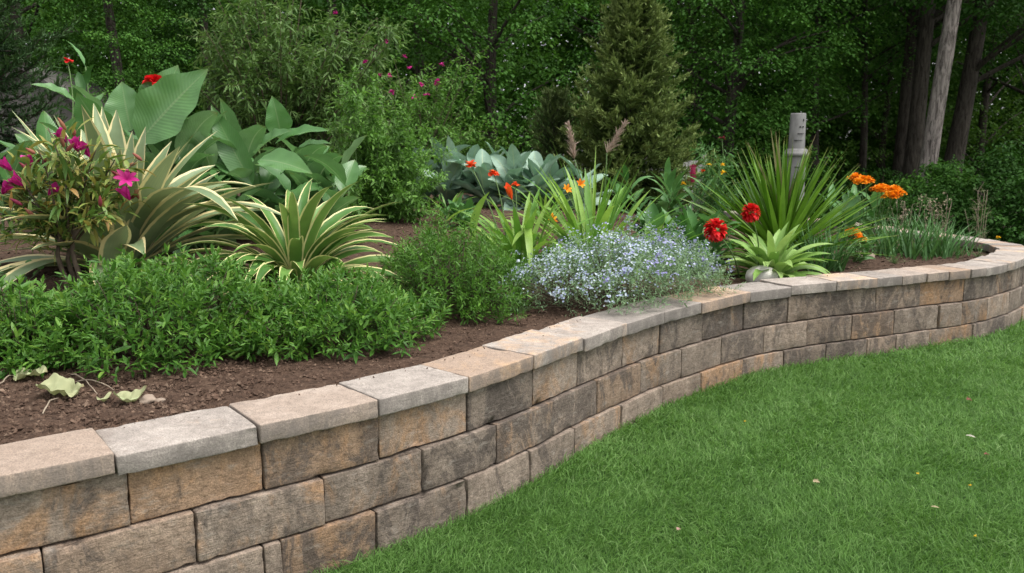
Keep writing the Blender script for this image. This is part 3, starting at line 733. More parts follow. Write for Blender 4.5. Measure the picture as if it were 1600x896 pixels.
bush('woodland_bush', 'dark bush between the grey fence and the spiky yucca', 1150, 16.8, 1.1, .8, 1.3, 3200, .09, M_dark, 5)
bush('woodland_bush', 'dark bush at the back between the blue-green leaves and the spruce', 830, 16.2, 1.2, .8, 1.5, 3600, .09, M_dark, 6)
bush('woodland_bush', 'dark low bush hugging the outside of the far wall end', 1640, 13.0, 1.3, 1.0, 1.3, 3600, .09, M_dark, 7)
bush('woodland_bush', 'olive bush topping out right above the blue-green leaves beside the flowering bush', 752, 14.0, .75, .6, 1.5, 2600, .075, M_yel, 8, None, .5)
bush('woodland_bush', 'low shaded bush behind the small dry stalk and the iris clump', 1440, 14.0, .9, .6, .8, 2600, .08, M_dark, 9)

# ------------------------------------------------------------------ spruce and other conifers
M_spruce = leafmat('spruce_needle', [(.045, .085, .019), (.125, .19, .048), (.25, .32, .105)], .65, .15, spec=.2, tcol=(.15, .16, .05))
M_pine = leafmat('dark_needle', [(.016, .042, .014), (.034, .078, .025), (.065, .125, .04)], .65, .15, spec=.2)
M_jun = leafmat('juniper_needle', [(.03, .055, .016), (.065, .10, .03), (.11, .145, .05)], .65, .12, spec=.2)
def conifer(name, label, base, h, rad, nw, mat, seed, droop=.25, up=.35, nl=.055, nwid=.008, pw=.8, dens=26, gap=.16, z1=.03):
    rs = np.random.default_rng(seed); t = thing(name, label, 'conifer', base)
    mb = MB(); tube(mb, [[0, 0, -.05], [0, 0, h * .5], [.01, 0, h * .97]], [h * .022, h * .014, .008], 9); bm = mb
    fm = MB(); PS = []; DS = []; VS = []
    for w_ in range(nw):
        u = (w_ + rs.random()) / nw; z = h * (z1 + (1 - z1) * u)
        Lb = rad * ((1 - u) ** pw + .04) * rs.uniform(.62, 1.2)
        an = w_ * 2.399 + rs.normal() * .3
        o = np.array([math.cos(an), math.sin(an), 0]); k = max(5, int(Lb / .1))
        s = np.linspace(0, 1, k)
        upn = up * (.35 + u)
        zz = z + Lb * (upn * s - droop * (1 - u * .6) * 2.2 * s * (1 - s) )
        c = o[None] * (s * Lb)[:, None]; c[:, 2] = zz
        tube(bm, c, np.linspace(.012, .003, k) * (1 + h * .1), 4, .4)
        T = nrm(np.gradient(c, axis=0)); side = np.cross(T, [0, 0, 1.0])
        for i in range(1, k):
            for sg in (-1, 1):
                tl = (.12 + .3 * Lb * (1 - s[i]) * .6 + .06) * rs.uniform(.7, 1.3)
                d = nrm(T[i] * .8 + side[i] * sg * rs.uniform(.5, .95) + np.array([0, 0, rs.normal(.08, .22)]))
                m_ = max(4, int(tl / .012 * dens / 26))
                q = np.linspace(0, 1, m_)[:, None]
                pp = c[i] + d * tl * q + np.array([0, 0, -.12 * tl]) * q ** 2
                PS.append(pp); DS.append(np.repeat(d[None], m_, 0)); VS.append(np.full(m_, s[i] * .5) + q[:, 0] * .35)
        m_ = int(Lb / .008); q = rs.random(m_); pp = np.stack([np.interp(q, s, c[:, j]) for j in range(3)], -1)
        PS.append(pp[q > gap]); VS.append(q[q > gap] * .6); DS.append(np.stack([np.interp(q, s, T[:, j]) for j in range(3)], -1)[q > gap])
    P = np.concatenate(PS); D = np.concatenate(DS)
    D = nrm(D + rng.normal(size=D.shape) * .5 + np.array([0, 0, .12]))
    nz = np.array([noise.noise(Vector(p * 3.0)) for p in P])
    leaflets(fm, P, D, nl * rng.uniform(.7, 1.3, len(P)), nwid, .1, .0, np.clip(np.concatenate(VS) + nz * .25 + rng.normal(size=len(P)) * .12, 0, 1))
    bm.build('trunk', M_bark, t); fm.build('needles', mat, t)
    return t
_sb = np.array([XatY(983, 13.2), 13.2, .45])
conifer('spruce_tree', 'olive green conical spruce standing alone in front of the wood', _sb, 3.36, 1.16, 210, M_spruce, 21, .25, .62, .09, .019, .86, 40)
conifer('juniper_bush', 'slim feathery dark conifer close to the left side of the spruce', np.array([XatY(868, 14.0), 14.0, .5]), 1.75, .55, 100, M_jun, 22, -.1, 1.1, .07, .012, .6, 24)
conifer('dark_conifer', 'dark conifer with drooping boughs before the grey shed', np.array([XatY(-40, 9.6), 9.6, .6]), 4.6, 1.25, 170, M_pine, 23, .5, .15, .075, .014, .45, 28)

# ------------------------------------------------------------------ grey fence, shed, post
M_fence = plainmat('weathered_grey_wood', [(.15, .145, .14), (.22, .215, .205), (.27, .26, .25)], .85, 4, .004, (6, 6, .6), 30)
fb = np.array([XatY(1010, 15.2), 15.2, .1])
f = tag(thing('plank_fence', 'low weathered grey plank fence showing past the foot of the spruce', 'fence', fb), kind='thing')
mb = MB(); x = -1.45
while x < .98:
    wd = random.uniform(.115, .135); box(mb, (x, random.gauss(0, .003), .58 + random.gauss(0, .008)), (wd, .022, 1.16), 0, random.random()); x += wd + .008
mb.build('plank_panel', M_fence, f)
for xx_ in (-1.5, 0, 1.04):
    mb = MB(); box(mb, (xx_, .07, .62), (.09, .09, 1.3)); mb.build('post', M_fence, f)
mb = MB(); box(mb, (-.24, .035, .35), (2.5, .04, .08)); box(mb, (-.24, .035, .95), (2.5, .04, .08)); mb.build('rail', M_fence, f)

M_shed = plainmat('shed_board', [(.10, .095, .085), (.15, .14, .13)], .9, 3, .003, (8, 8, .5), 30)
M_roof = plainmat('shed_roof', [(.06, .055, .05), (.10, .09, .085)], .9, 20, .01)
sp = np.array([XatY(95, 13.0), 13.0, .35])
sh = tag(thing('garden_shed', 'dark grey board shed half hidden behind the conifer and the cannas', 'shed', sp), kind='thing')
mb = MB(); v = [[-1.1, 0, 0], [.55, 0, 0], [.55, 0, 1.75], [-.35, 0, 2.35], [-1.1, 0, 1.95], [-1.1, 1.6, 0], [.55, 1.6, 0], [.55, 1.6, 1.75], [-.35, 1.6, 2.35], [-1.1, 1.6, 1.95]]
mb.add(v, [[1, 6, 7, 2], [0, 4, 9, 5]], [[0, 1, 2], [0, 2, 3], [0, 3, 4], [5, 7, 6], [5, 8, 7], [5, 9, 8]]); mb.build('wall', M_shed, sh, None, False)
mb = MB()
for k in range(9): box(mb, (-1.0 + k * .185, -.012, .9), (.02, .02, 1.75), 0, .4)
mb.build('batten', M_shed, sh, None, False)
mb = MB()
def slab(p, q, y0, y1, th):
    p, q = np.array(p), np.array(q); n_ = nrm(np.array([-(q - p)[1], (q - p)[0]]))
    v = []
    for y in (y0, y1):
        for a in (p, q, q + n_ * th, p + n_ * th): v.append([a[0], y, a[1]])
    mb.add(v, [[0, 1, 2, 3], [7, 6, 5, 4], [0, 4, 5, 1], [1, 5, 6, 2], [2, 6, 7, 3], [3, 7, 4, 0]])
slab((.68, 1.67), (-.352, 2.362), -.12, 1.72, .05); slab((-.358, 2.362), (-1.22, 1.9), -.12, 1.72, .05)
mb.build('roof', M_roof, sh, None, False)

M_post = plainmat('post_paint', [(.13, .127, .122), (.19, .186, .18), (.24, .235, .225)], .75, 9, .003, (1, 1, .5), 60)
M_slot = plainmat('dark_slot', [(.012, .012, .012), (.02, .02, .02)], .9, 10)
pb = np.array([XatY(1240, 12.9), 12.9, .0])
po = thing('garden_post', 'pale grey turned post with dark slots standing behind the yucca', 'post', pb)
mb = MB(); lathe(mb, [(.155, 0), (.155, .5), (.150, 1.10), (.148, 1.36)], sides=28); mb.build('lower_shaft', M_post, po)
mb = MB(); lathe(mb, [(.148, 1.355), (.185, 1.365), (.19, 1.40), (.18, 1.42), (.168, 1.43), (.165, 1.455), (.145, 1.475)], sides=28); mb.build('collar', M_post, po)
mb = MB(); lathe(mb, [(.122, 1.475), (.115, 1.99), (.108, 2.005), (.0, 2.008)], sides=28); mb.build('upper_shaft', M_post, po)
for (dx, z, w_, h_) in ((.0, 1.80, .022, .018), (.045, 1.80, .022, .02), (.01, 1.70, .09, .008), (.05, 1.90, .014, .03), (-.02, 1.60, .12, .006), (.0, 1.20, .12, .008), (.0, 1.02, .15, .008)):
    mb = MB(); r_ = .119 if z > 1.47 else .152
    box(mb, (dx, -math.sqrt(r_ ** 2 - dx ** 2) + .012, z), (w_, .04, h_)); mb.build('slot', M_slot, po)
# ------------------------------------------------------------------ bed plants
M_canna = leafmat('canna_leaf', [(.12, .22, .09), (.175, .305, .13), (.24, .375, .185)], .27, .28, veins=26, spec=.5, patch=(.16, .27, .07), tipc=(.20, .17, .06), back=(.06, .19, .04), tcol=(.1, .3, .04))
M_cannab = leafmat('bluish_leaf', [(.21, .33, .25), (.29, .42, .33), (.36, .49, .40)], .42, .18, veins=16, tcol=(.1, .3, .06))
M_agave = leafmat('variegated_leaf', [(.13, .20, .09), (.18, .25, .125), (.23, .29, .16)], .4, .15, margin=(.72, .62, .33), mw=.3, stripe=(.17, .24, .14), tcol=(.4, .45, .15))
M_agave2 = leafmat('variegated_green_leaf', [(.05, .14, .025), (.09, .21, .04), (.16, .30, .07)], .42, .2, margin=(.72, .66, .32), mw=.24, tcol=(.35, .45, .1))
M_germ = leafmat('shrublet_leaf', [(.03, .095, .012), (.062, .165, .024), (.105, .235, .036), (.22, .36, .065)], .45, .3, spec=.3)
M_germ2 = leafmat('fine_shrublet_leaf', [(.038, .105, .012), (.075, .185, .024), (.14, .28, .045)], .5, .3, spec=.3)
M_will = leafmat('willow_leaf', [(.055, .115, .025), (.105, .195, .05), (.18, .28, .095)], .5, .3, spec=.25)
M_phlox = leafmat('bright_bush_leaf', [(.06, .145, .02), (.105, .235, .04), (.185, .345, .075)], .48, .3, spec=.28)
M_lily = leafmat('daylily_leaf', [(.10, .24, .035), (.17, .33, .055), (.27, .42, .09)], .4, .28)
M_hostal = leafmat('lime_hosta_leaf', [(.18, .32, .075), (.26, .41, .115), (.34, .48, .165)], .4, .25, veins=0)
M_yucca = leafmat('yucca_leaf', [(.05, .13, .01), (.10, .21, .018), (.17, .32, .045)], .36, .2, tipc=(.25, .24, .07))
M_iris = leafmat('iris_leaf', [(.045, .125, .03), (.08, .19, .055), (.13, .26, .10)], .42, .22)
M_mound = leafmat('mound_leaf', [(.12, .21, .10), (.19, .30, .155), (.28, .39, .23)], .5, .2)
M_ader = leafmat('mottled_leaf', [(.08, .17, .035), (.16, .24, .055), (.32, .29, .08), (.48, .27, .10)], .45, .22)
M_mid = leafmat('soft_green_leaf', [(.045, .13, .03), (.08, .20, .055), (.13, .28, .10)], .45, .25)
M_mag = petalmat('magenta_petal', [(.30, .005, .11), (.48, .012, .2), (.62, .05, .32)])
M_bud = petalmat('bud', [(.22, .02, .06), (.30, .06, .07), (.32, .16, .08)])
M_red = petalmat('red_petal', [(.42, .004, .006), (.62, .008, .012), (.78, .03, .03)])
M_ored = petalmat('orange_red_petal', [(.55, .03, .008), (.78, .075, .015), (.8, .16, .03)])
M_ora = petalmat('orange_petal', [(.72, .17, .004), (.85, .28, .008), (.9, .42, .02)])
M_yelf = petalmat('yellow_petal', [(.75, .42, .01), (.85, .55, .02)])
M_blue = petalmat('pale_blue_petal', [(.27, .30, .50), (.39, .45, .60), (.48, .56, .64), (.60, .67, .70)], .6, .2)
M_violet = petalmat('violet_petal', [(.22, .20, .45), (.34, .33, .60), (.48, .48, .73)], .6, .2)
M_plume = plainmat('plume', [(.38, .27, .22), (.55, .42, .36)], .9, 40)
M_stone = plainmat('pale_stone', [(.58, .55, .51), (.74, .71, .66)], .7, 6, .006, (1, 1, 1), 14)
M_edge = plainmat('edging_stone', [(.20, .15, .115), (.33, .26, .2)], .9, 10, .008)
M_dead = leafmat('dead_leaf', [(.27, .30, .15), (.34, .36, .20), (.40, .39, .24)], .75, .15, veins=6, patch=(.26, .20, .10), tipc=(.22, .16, .08))
M_dry = plainmat('dry_stalk', [(.16, .12, .085), (.34, .28, .21)], .9, 40)

def stems(mb, base, ends, r0=.006, r1=.003, bow=.06, k=5, sides=5):
    for e in ends:
        s = np.linspace(0, 1, k)[:, None]; b = base if np.ndim(base) == 1 else base[rng.integers(len(base))]
        c = b * (1 - s) + e * s + np.array([0, 0, bow]) * s * (1 - s) * 4 * .5
        tube(mb, c, np.linspace(r0, r1, k), sides, rng.random())

# ---- low shrublets along the wall
def low_shrub(name, label, px, Y, rx, ry, h, n, k, LL, LW, mat, rot=0., group=None, leggy=1., z0=None, cat='shrub', LS=.11, edge=.5):
    b = G(px, Y) if z0 is None else np.array([XatY(px, Y), Y, z0])
    t = thing(name, label, cat, b, group)
    a = rng.random(n) * 6.283; r = np.sqrt(rng.random(n)) * .98
    x, y = r * np.cos(a), r * np.sin(a)
    lump = np.array([1 + (.34 if cat == 'flowers' else .42) * noise.noise(Vector((i * 3.0 + px, j * 3.0, 0))) + .2 * noise.noise(Vector((i * 6 + px, j * 6, 4))) for i, j in zip(x, y)])
    top = h * np.clip(1 - r ** 2, .02, 1) ** edge * lump
    u = np.where(rng.random(n) < .62, rng.uniform(.72, 1.08, n) + .22 * rng.random(n) ** 5, rng.uniform(.16, .9, n))
    lump2 = 1 + .10 * np.sin(a * 5 + px) + .07 * np.sin(a * 11 + px)
    X, Yy = x * rx * lump2, y * ry * lump2
    c, s = math.cos(rot), math.sin(rot); X, Yy = X * c - Yy * s, X * s + Yy * c
    zg = soil_z(b[0] + X, b[1] + Yy) - b[2]
    P = np.stack([X, Yy, zg + np.maximum(top * u - LS * .6, .015)], -1)
    D = np.stack([X / rx * .8, Yy / ry * .8, .75 + .4 * (1 - r)], -1) + rng.normal(size=(n, 3)) * .28
    # anything inside the wall cap is lifted over it
    wx = b[:2] + P[:, :2]; d = wdist(wx); lift = (d < .33) | ~inside(wx); P[:, 2] = np.where(lift, np.maximum(P[:, 2], .58 - b[2] + .0), P[:, 2])
    keep = inside(wx) & (d > .03); P, D = P[keep], D[keep]
    mb = MB(); shoot_leaves(mb, P, D, LS, k, LL, LW, 28, 80, .1, .14, .12, None, .65)
    mb.build('foliage', mat, t)
    sm = MB(); sel = rng.choice(len(P), min(320, len(P)), False)
    for i in sel:
        if cat == 'flowers' and wdist(b[:2] + P[i, :2]) < .45: continue
        e = P[i] + nrm(D[i]) * LS * .6; st = np.array([e[0] * .55, e[1] * .55, float(soil_z(b[0] + e[0] * .55, b[1] + e[1] * .55) - b[2])])
        s_ = np.linspace(0, 1, 4)[:, None]; tube(sm, st * (1 - s_) + e * s_ + np.array([0, 0, .03]) * s_ * (1 - s_), np.linspace(.0036, .0018, 4), 4, rng.random())
    sm.build('stem', M_twig, t)
    return t, P, D, b
g1 = 'glossy green shrublets along the wall'
low_shrub('low_shrub', 'sparse low green shrublet at the left edge under the mottled pink-budded plant', 35, 3.72, .40, .36, .24, 420, 12, .054, .015, M_germ, .2, g1)
low_shrub('low_shrub', 'largest glossy green shrublet, in front of the big variegated leaves', 255, 3.88, .58, .48, .37, 820, 13, .054, .015, M_germ, .35, g1)
low_shrub('low_shrub', 'glossy green shrublet below the smaller variegated clump', 510, 4.12, .54, .46, .28, 780, 13, .052, .0145, M_germ, .4, g1)
low_shrub('low_shrub', 'finer-leaved green shrublet left of the pale blue flower mound', 705, 5.05, .43, .62, .42, 1100, 14, .040, .010, M_germ2, .3, g1)
low_shrub('low_shrub', 'green shrublet at the bottom corner, partly beyond the left frame edge', -190, 3.45, .42, .34, .3, 420, 12, .054, .015, M_germ, .2, g1)

# ---- pale blue flower mound spilling over the cap
t, P, D, b = low_shrub('flower_mound', 'low mound thick with tiny pale blue and violet flowers spilling onto the wall', 985, 5.12, .70, .46, .37, 2100, 10, .028, .0065, M_mound, .42, None, 1, None, 'flowers', .09, .3)
def tiny_flowers(P, D, n, r, mat, name, parent, spread=.018):
    i = rng.choice(len(P), max(50, n // 3), True)[rng.integers(0, max(50, n // 3), n)]; d = nrm(D[i] + rng.normal(size=(n, 3)) * .4)
    c = P[i] + nrm(D[i]) * .10 + rng.normal(size=(n, 3)) * spread * np.array([1, 1, .7])
    A = nrm(np.cross(d, rng.normal(size=(n, 3)))); B = np.cross(d, A)
    mb = MB(); va = rng.random(n)
    for k in range(5):
        ph = k * 1.2566
        dd = A * math.cos(ph) + B * math.sin(ph) + d * .25
        leaflets(mb, c, dd, r, r * .8, .05, .05, va, d, .1, .62)
    return tag(mb.build(name, mat, parent), kind='stuff')
outer = (P[:, 2] > np.quantile(P[:, 2], .1)) & (wdist(b[:2] + P[:, :2]) > .14)
tiny_flowers(P[outer], D[outer], 4200, .0066, M_blue, 'blossoms', t)
Pb = P[:, 0] * .6 + P[:, 2] * 2.2 + rng.normal(size=len(P)) * .25
vi = Pb > np.quantile(Pb, .72)
tiny_flowers(P[vi], D[vi], 520, .0078, M_violet, 'violet_blossoms', t, .016)

# ---- strap-leaf clumps
def clump(name, label, base, n, Lr, Wr, tr, br, mat, cat, prof='strap', nseg=9, fold=.22, group=None, az=None, tw=.25, base_r=.05, wave=0., pname='foliage', m=1, bexp=1.3, P=None):
    t = thing(name, label, cat, base, group)
    k = np.arange(n); a = (k * 2.399 + rng.normal(size=n) * .35) if az is None else rng.uniform(az[0], az[1], n)
    u = (k + .5) / n
    tl = R(tr[0]) + R(tr[1] - tr[0]) * np.clip(u + rng.normal(size=n) * .1, 0, 1)
    D = np.stack([np.sin(tl) * np.cos(a), np.sin(tl) * np.sin(a), np.cos(tl)], -1)
    P0 = np.stack([np.cos(a), np.sin(a), 0 * a], -1) * base_r * rng.uniform(.3, 1, (n, 1)) + np.array([0, 0, -.01])
    L = rng.uniform(*Lr, n); W = rng.uniform(*Wr, n); bd = br[0] + (br[1] - br[0]) * rng.random(n) * (.4 + .6 * u)
    mb = MB(); ribbons(mb, P0, D, L, W, bd, nseg, prof, fold, rng.normal(size=n) * tw, None, None, wave, bexp, m)
    mb.build(pname, mat, t)
    return t
gA = 'variegated clumps'
tv = clump('variegated_clump', 'big clump of wide grey-green sword leaves edged in cream behind the front shrublets', G(188, 5.35), 48, (.8, 1.15), (.13, .19), (4, 74), (.3, 1.6), M_agave, 'plant', 'agave', 12, .22, gA, None, .3, .08, .03, m=2)
# the long arching leaves to the right and the pale leaf standing in front
def px_leaf(mb, p0, p1, Y0, Y1, W, bend, base, prof='agave', G_=None, n=12, fold=.2, wave=.02, m=2, var=.6, twist=0., rise=0.):
    a = at(*p0, Y0) - base; e = at(*p1, Y1) - base
    ch = e - a; L = np.linalg.norm(ch); d0 = nrm(ch); g = np.array([0, 0, -1.0]) if G_ is None else np.asarray(G_, float)
    g = nrm(g - g.dot(d0) * d0); half = bend * .5
    D = d0 * math.cos(half) - g * math.sin(half)
    f = 1.0 / max(np.sinc(bend / 2 / math.pi), .3)
    ribbons(mb, a[None], D[None], L * f, W, bend, n, prof, fold, twist, var, g[None], wave, 1.0, m)
mb = MB(); bs = np.array(tv.location)
for p0, p1, Y0, Y1, W, bd, vr in (((215, 395), (400, 292), 5.35, 5.0, .15, 1.25, .4), ((220, 400), (462, 348), 5.3, 4.9, .14, 1.3, .7), ((205, 390), (372, 345), 5.3, 4.6, .15, 1.7, .2),
                         ((170, 425), (198, 352), 4.95, 4.75, .17, .35, .9), ((170, 420), (-30, 440), 5.3, 5.0, .085, .9, .5), ((180, 420), (-10, 395), 5.35, 5.2, .08, .7, .3),
                         ((185, 400), (182, 172), 5.45, 5.6, .20, .1, .7), ((195, 400), (150, 178), 5.5, 5.6, .18, -.1, .5), ((205, 400), (228, 198), 5.45, 5.6, .20, .15, .9), ((200, 400), (207, 205), 5.3, 5.4, .17, .1, .4),
                         ((180, 400), (84, 180), 5.5, 5.55, .09, .2, .2), ((165, 400), (18, 172), 5.45, 5.5, .08, .25, .5), ((215, 395), (300, 215), 5.5, 5.6, .17, .4, .3), ((215, 400), (330, 262), 5.4, 5.35, .15, .6, .6)):
    px_leaf(mb, p0, p1, Y0, Y1, W, bd, bs, var=vr)
mb.build('arching_leaves', M_agave, tv)
tv2 = clump('variegated_clump', 'smaller green clump with yellow-edged arching leaves between two shrublets', G(462, 5.1), 110, (.6, .95), (.07, .10), (4, 66), (1.0, 2.4), M_agave2, 'plant', 'agave', 11, .25, gA, None, .35, .05, .02, m=2)

# ---- mottled pink-budded plant at the left
bs = G(108, 4.75)
t = thing('lily_bush', 'leggy plant with mottled yellowing leaves and magenta buds at the left edge', 'plant', bs)
sm = MB(); ends = []
tips = [(18, 262), (50, 255), (105, 215), (120, 228), (195, 275), (200, 300), (60, 235), (0, 300), (30, 290), (140, 265), (75, 200), (165, 330), (90, 270), (150, 235), (10, 340), (185, 240), (215, 250), (45, 330)]
fork = [bs * 0 + np.array([dx, dy, z]) for dx, dy, z in ((-.03, 0, .30), (.05, .02, .34), (.0, .05, .26))]
for i, f_ in enumerate(fork):
    s = np.linspace(0, 1, 6)[:, None]; tube(sm, np.array([(-.03, .0, -.03), (.045, 0, -.03), (.0, .04, -.03)][i]) * (1 - s) + f_ * s + np.array([.02, 0, 0]) * np.sin(s * 6), np.linspace(.018, .011, 6), 7, .3)
for i, tp in enumerate(tips):
    e = at(*tp, 4.75 + rng.normal() * .14) - bs; ends.append(e)
    s = np.linspace(0, 1, 8)[:, None]; f_ = fork[i % 3]; mid = (f_ + e) / 2 + np.array([0, 0, .07]) + rng.normal(size=3) * .03
    tube(sm, f_ * (1 - s) ** 2 + 2 * mid * s * (1 - s) + e * s ** 2, np.linspace(.008, .003, 8), 5, rng.random())
sm.build('stem', M_twig, t)
lm = MB(); PP = []; DD = []
for e in ends:
    for q in range(15):
        f_ = fork[rng.integers(3)]; s = rng.beta(2.2, 1.3); PP.append(f_ * (1 - s) + e * s + rng.normal(size=3) * .035); DD.append(nrm(e - f_) * .5 + rng.normal(size=3) * .5 + [0, 0, .1])
PP = np.array(PP); DD = np.array(DD); n = len(PP)
for _ in range(4):
    ribbons(lm, PP + rng.normal(size=PP.shape) * .02, DD + rng.normal(size=DD.shape) * .5, rng.uniform(.07, .145, n), rng.uniform(.017, .029, n), rng.uniform(.2, 1.1, n), 5, 'broad', .2, rng.normal(size=n) * .4, np.clip(rng.beta(1.4, 2.2, n), 0, 1), None, .05)
lm.build('foliage', M_ader, t)
def bud(parent, c, d, L, W, mat, name='bud', n=5):
    mb = MB(); d = nrm(d); A = nrm(np.cross(d, [.3, .8, .1])); B = np.cross(d, A)
    k = 9; s = np.linspace(0, 1, k); r = W / 2 * np.sin(np.clip(s * .93 + .04, 0, 1) ** .8 * math.pi) ** .8
    tube(mb, np.asarray(c) + d * (s * L)[:, None], np.maximum(r, .0006), 8, rng.random()); return mb.build(name, mat, parent)
def lily(parent, c, d, L, W, mat, n=6, name='flower', open_=.9, bend=.8):
    d = nrm(np.asarray(d, float)); A = nrm(np.cross(d, [.31, .2, .9])); B = np.cross(d, A); mb = MB()
    ph = np.arange(n) / n * 6.283 + rng.random(); o = A * np.cos(ph)[:, None] + B * np.sin(ph)[:, None]
    ribbons(mb, np.repeat(np.asarray(c, float)[None], n, 0), d * math.cos(open_ * .6) + o * math.sin(open_ * .6), L * rng.uniform(.85, 1.1, n), W, bend, 6, 'petal', .25, 0, None, o, .05)
    return mb.build(name, mat, parent)
for tp, kind in (((18, 262), 'f'), ((105, 218), 'f'), ((50, 258), 'f'), ((198, 282), 'F'), ((140, 240), 'f'), ((75, 300), 'f'), ((38, 285), 'f'), ((122, 232), 'f'), ((3, 298), 'f'), ((203, 308), 'f')):
    c = at(*tp, 4.7) - bs
    if kind == 'F': lily(t, c, (.3, -.6, .5), .075, .028, M_mag, 7, open_=1.3)
    else: lily(t, c - np.array([0, 0, .02]), np.array([rng.normal() * .5, -.3, .8]), .092, .046, M_mag, 5, open_=.42, bend=.35)
for i in range(24):
    e = ends[rng.integers(len(ends))]; bud(t, e + rng.normal(size=3) * .03, np.array([rng.normal() * .7, -.2, .6]), rng.uniform(.05, .075), .022, M_bud)

# ---- cannas
def canna(name, label, base, h, nl, Lr, Wr, tilt, mat, group, seed=1, nst=3, stemr=.014, prof='paddle', bend=(.2, 1.3), lean=.12, cat='plant', extra=(), wave=.05, az=None):
    rs = np.random.default_rng(seed); t = thing(name, label, cat, base, group)
    sm = MB(); lm = MB()
    for k in range(nst):
        a = rs.random() * 6.28; rr = .10 * nst ** .5 * rs.random() + .02
        b = np.array([rr * math.cos(a), rr * math.sin(a), -.03]); e = b + np.array([lean * rs.normal(), lean * rs.normal(), h * rs.uniform(.75, 1.08)])
        s = np.linspace(0, 1, 6)[:, None]; tube(sm, b * (1 - s) + e * s, np.linspace(stemr, stemr * .5, 6), 8, .5)
        q = np.linspace(.18, 1, nl); P = b + (e - b) * q[:, None]
        ph = a + np.arange(nl) * math.pi * .86 + rs.normal(size=nl) * .5
        if az is not None: ph = rs.uniform(az[0], az[1], nl)
        tl = R(tilt[1]) + R(tilt[0] - tilt[1]) * q + rs.normal(size=nl) * .16
        D = np.stack([np.sin(tl) * np.cos(ph), np.sin(tl) * np.sin(ph), np.cos(tl)], -1)
        ribbons(lm, P, D, rs.uniform(*Lr, nl), rs.uniform(*Wr, nl), rs.uniform(*bend, nl), 12, prof, .26, rs.normal(size=nl) * .5, rs.random(nl), None, wave * 1.6, 1.5, 2)
    for (p0, p1, Y0, Y1, W, bd, Gd) in extra: px_leaf(lm, p0, p1, Y0, Y1, W, bd, np.asarray(base, float), prof if prof != 'paddle' else 'broad', Gd, 18, .24, .09, 3, rs.random())
    sm.build('stem', M_green_stem, t); lm.build('foliage', mat, t); return t
gC = 'broad-leaved cannas'
AW = (0, 1, -.15)
canna('canna_plant', 'canna with one huge upright pale leaf catching the light, behind the variegated clump', G(268, 6.7), .62, 8, (.42, .62), (.18, .25), (18, 85), M_canna, gC, 31, 5,
      extra=[((218, 222), (325, 108), 6.3, 6.35, .40, .25, (.35, 1, .1)), ((240, 200), (278, 102), 6.5, 6.6, .34, .2, AW), ((205, 205), (190, 128), 6.5, 6.6, .3, .2, AW)])
canna('canna_plant', 'canna with spreading broad leaves and a small red flower left of the huge pale leaf', G(120, 6.9), .74, 8, (.42, .6), (.18, .24), (20, 88), M_canna, gC, 32, 5,
      extra=[((118, 160), (48, 132), 6.6, 6.4, .16, .5, (0, .5, -1)), ((160, 200), (105, 130), 6.5, 6.3, .22, .9, (.2, .4, -1)), ((170, 215), (120, 145), 6.4, 6.2, .26, .3, AW)])
canna('canna_plant', 'canna with a tall bowed leaf leaning right, below the bare canes', G(372, 7.1), .68, 8, (.42, .6), (.18, .24), (20, 90), M_canna, gC, 33, 5,
      extra=[((395, 290), (330, 165), 6.7, 6.8, .22, .35, AW), ((440, 215), (425, 150), 6.8, 6.7, .2, .6, (0, .6, -1)), ((400, 240), (455, 205), 6.6, 6.4, .2, .5, (.2, .5, -.8))])
canna('canna_plant', 'lower canna with flat bright leaf tips near the bright leafy bush', G(445, 6.9), .5, 7, (.38, .52), (.16, .22), (28, 95), M_canna, gC, 34, 5,
      extra=[((405, 250), (488, 272), 6.3, 6.1, .22, .5, (.1, .6, -.8)), ((430, 225), (515, 205), 6.6, 6.5, .17, .6, (0, .5, -1)), ((455, 245), (518, 225), 6.7, 6.5, .14, .7, (0, .4, -1))])
canna('canna_plant', 'canna with short broad leaves crowding against the left side of the bright leafy bush', G(480, 7.3), .52, 8, (.36, .52), (.16, .22), (25, 92), M_canna, gC, 38, 5)
canna('canna_plant', 'canna filling the gap between the huge pale leaf and the bowed leaf', G(325, 6.9), .6, 8, (.38, .54), (.16, .22), (22, 90), M_canna, gC, 39, 5)
canna('canna_plant', 'shadowed canna with drooping dull leaves low behind the variegated clump', G(320, 6.2), .36, 7, (.34, .48), (.14, .19), (35, 100), M_canna, gC, 35, 5)
canna('canna_plant', 'canna crowding the left edge under the dark conifer boughs', G(20, 6.6), .5, 5, (.36, .5), (.15, .19), (25, 85), M_canna, gC, 36, 3)
tc = canna('canna_plant', 'slim canna with upright yellowish green leaves in front of the shed', G(165, 8.3), 1.45, 7, (.26, .36), (.08, .11), (12, 60), M_mid, gC, 37, 2, .012, lean=.03)
def ruffle(name, label, c, r, mat, stem_to, group=None, npet=16, flat=.8):
    """a loose ruffled bloom on its own"""
    mb = MB(); n = npet; d = rand_dirs(n, 5, 95); d[:, 2] *= flat
    ribbons(mb, np.zeros((n, 3)), d, r * rng.uniform(.8, 1.2, n), r * rng.uniform(.7, 1, n), rng.uniform(.3, 1.2, n), 5, 'petal', .25, rng.normal(size=n) * .4, None, None, .25)
    o = mb.build(name, mat); return o
def flower_on(parent, c, r, mat, name='flower', n=16):
    mb = MB(); d = rand_dirs(n, 5, 95); P = np.repeat(np.asarray(c, float)[None], n, 0)
    ribbons(mb, P, d, r * rng.uniform(.8, 1.2, n), r * rng.uniform(.6, .9, n), rng.uniform(.3, 1.2, n), 5, 'petal', .25, rng.normal(size=n) * .4, None, None, .25)
    return mb.build(name, mat, parent)
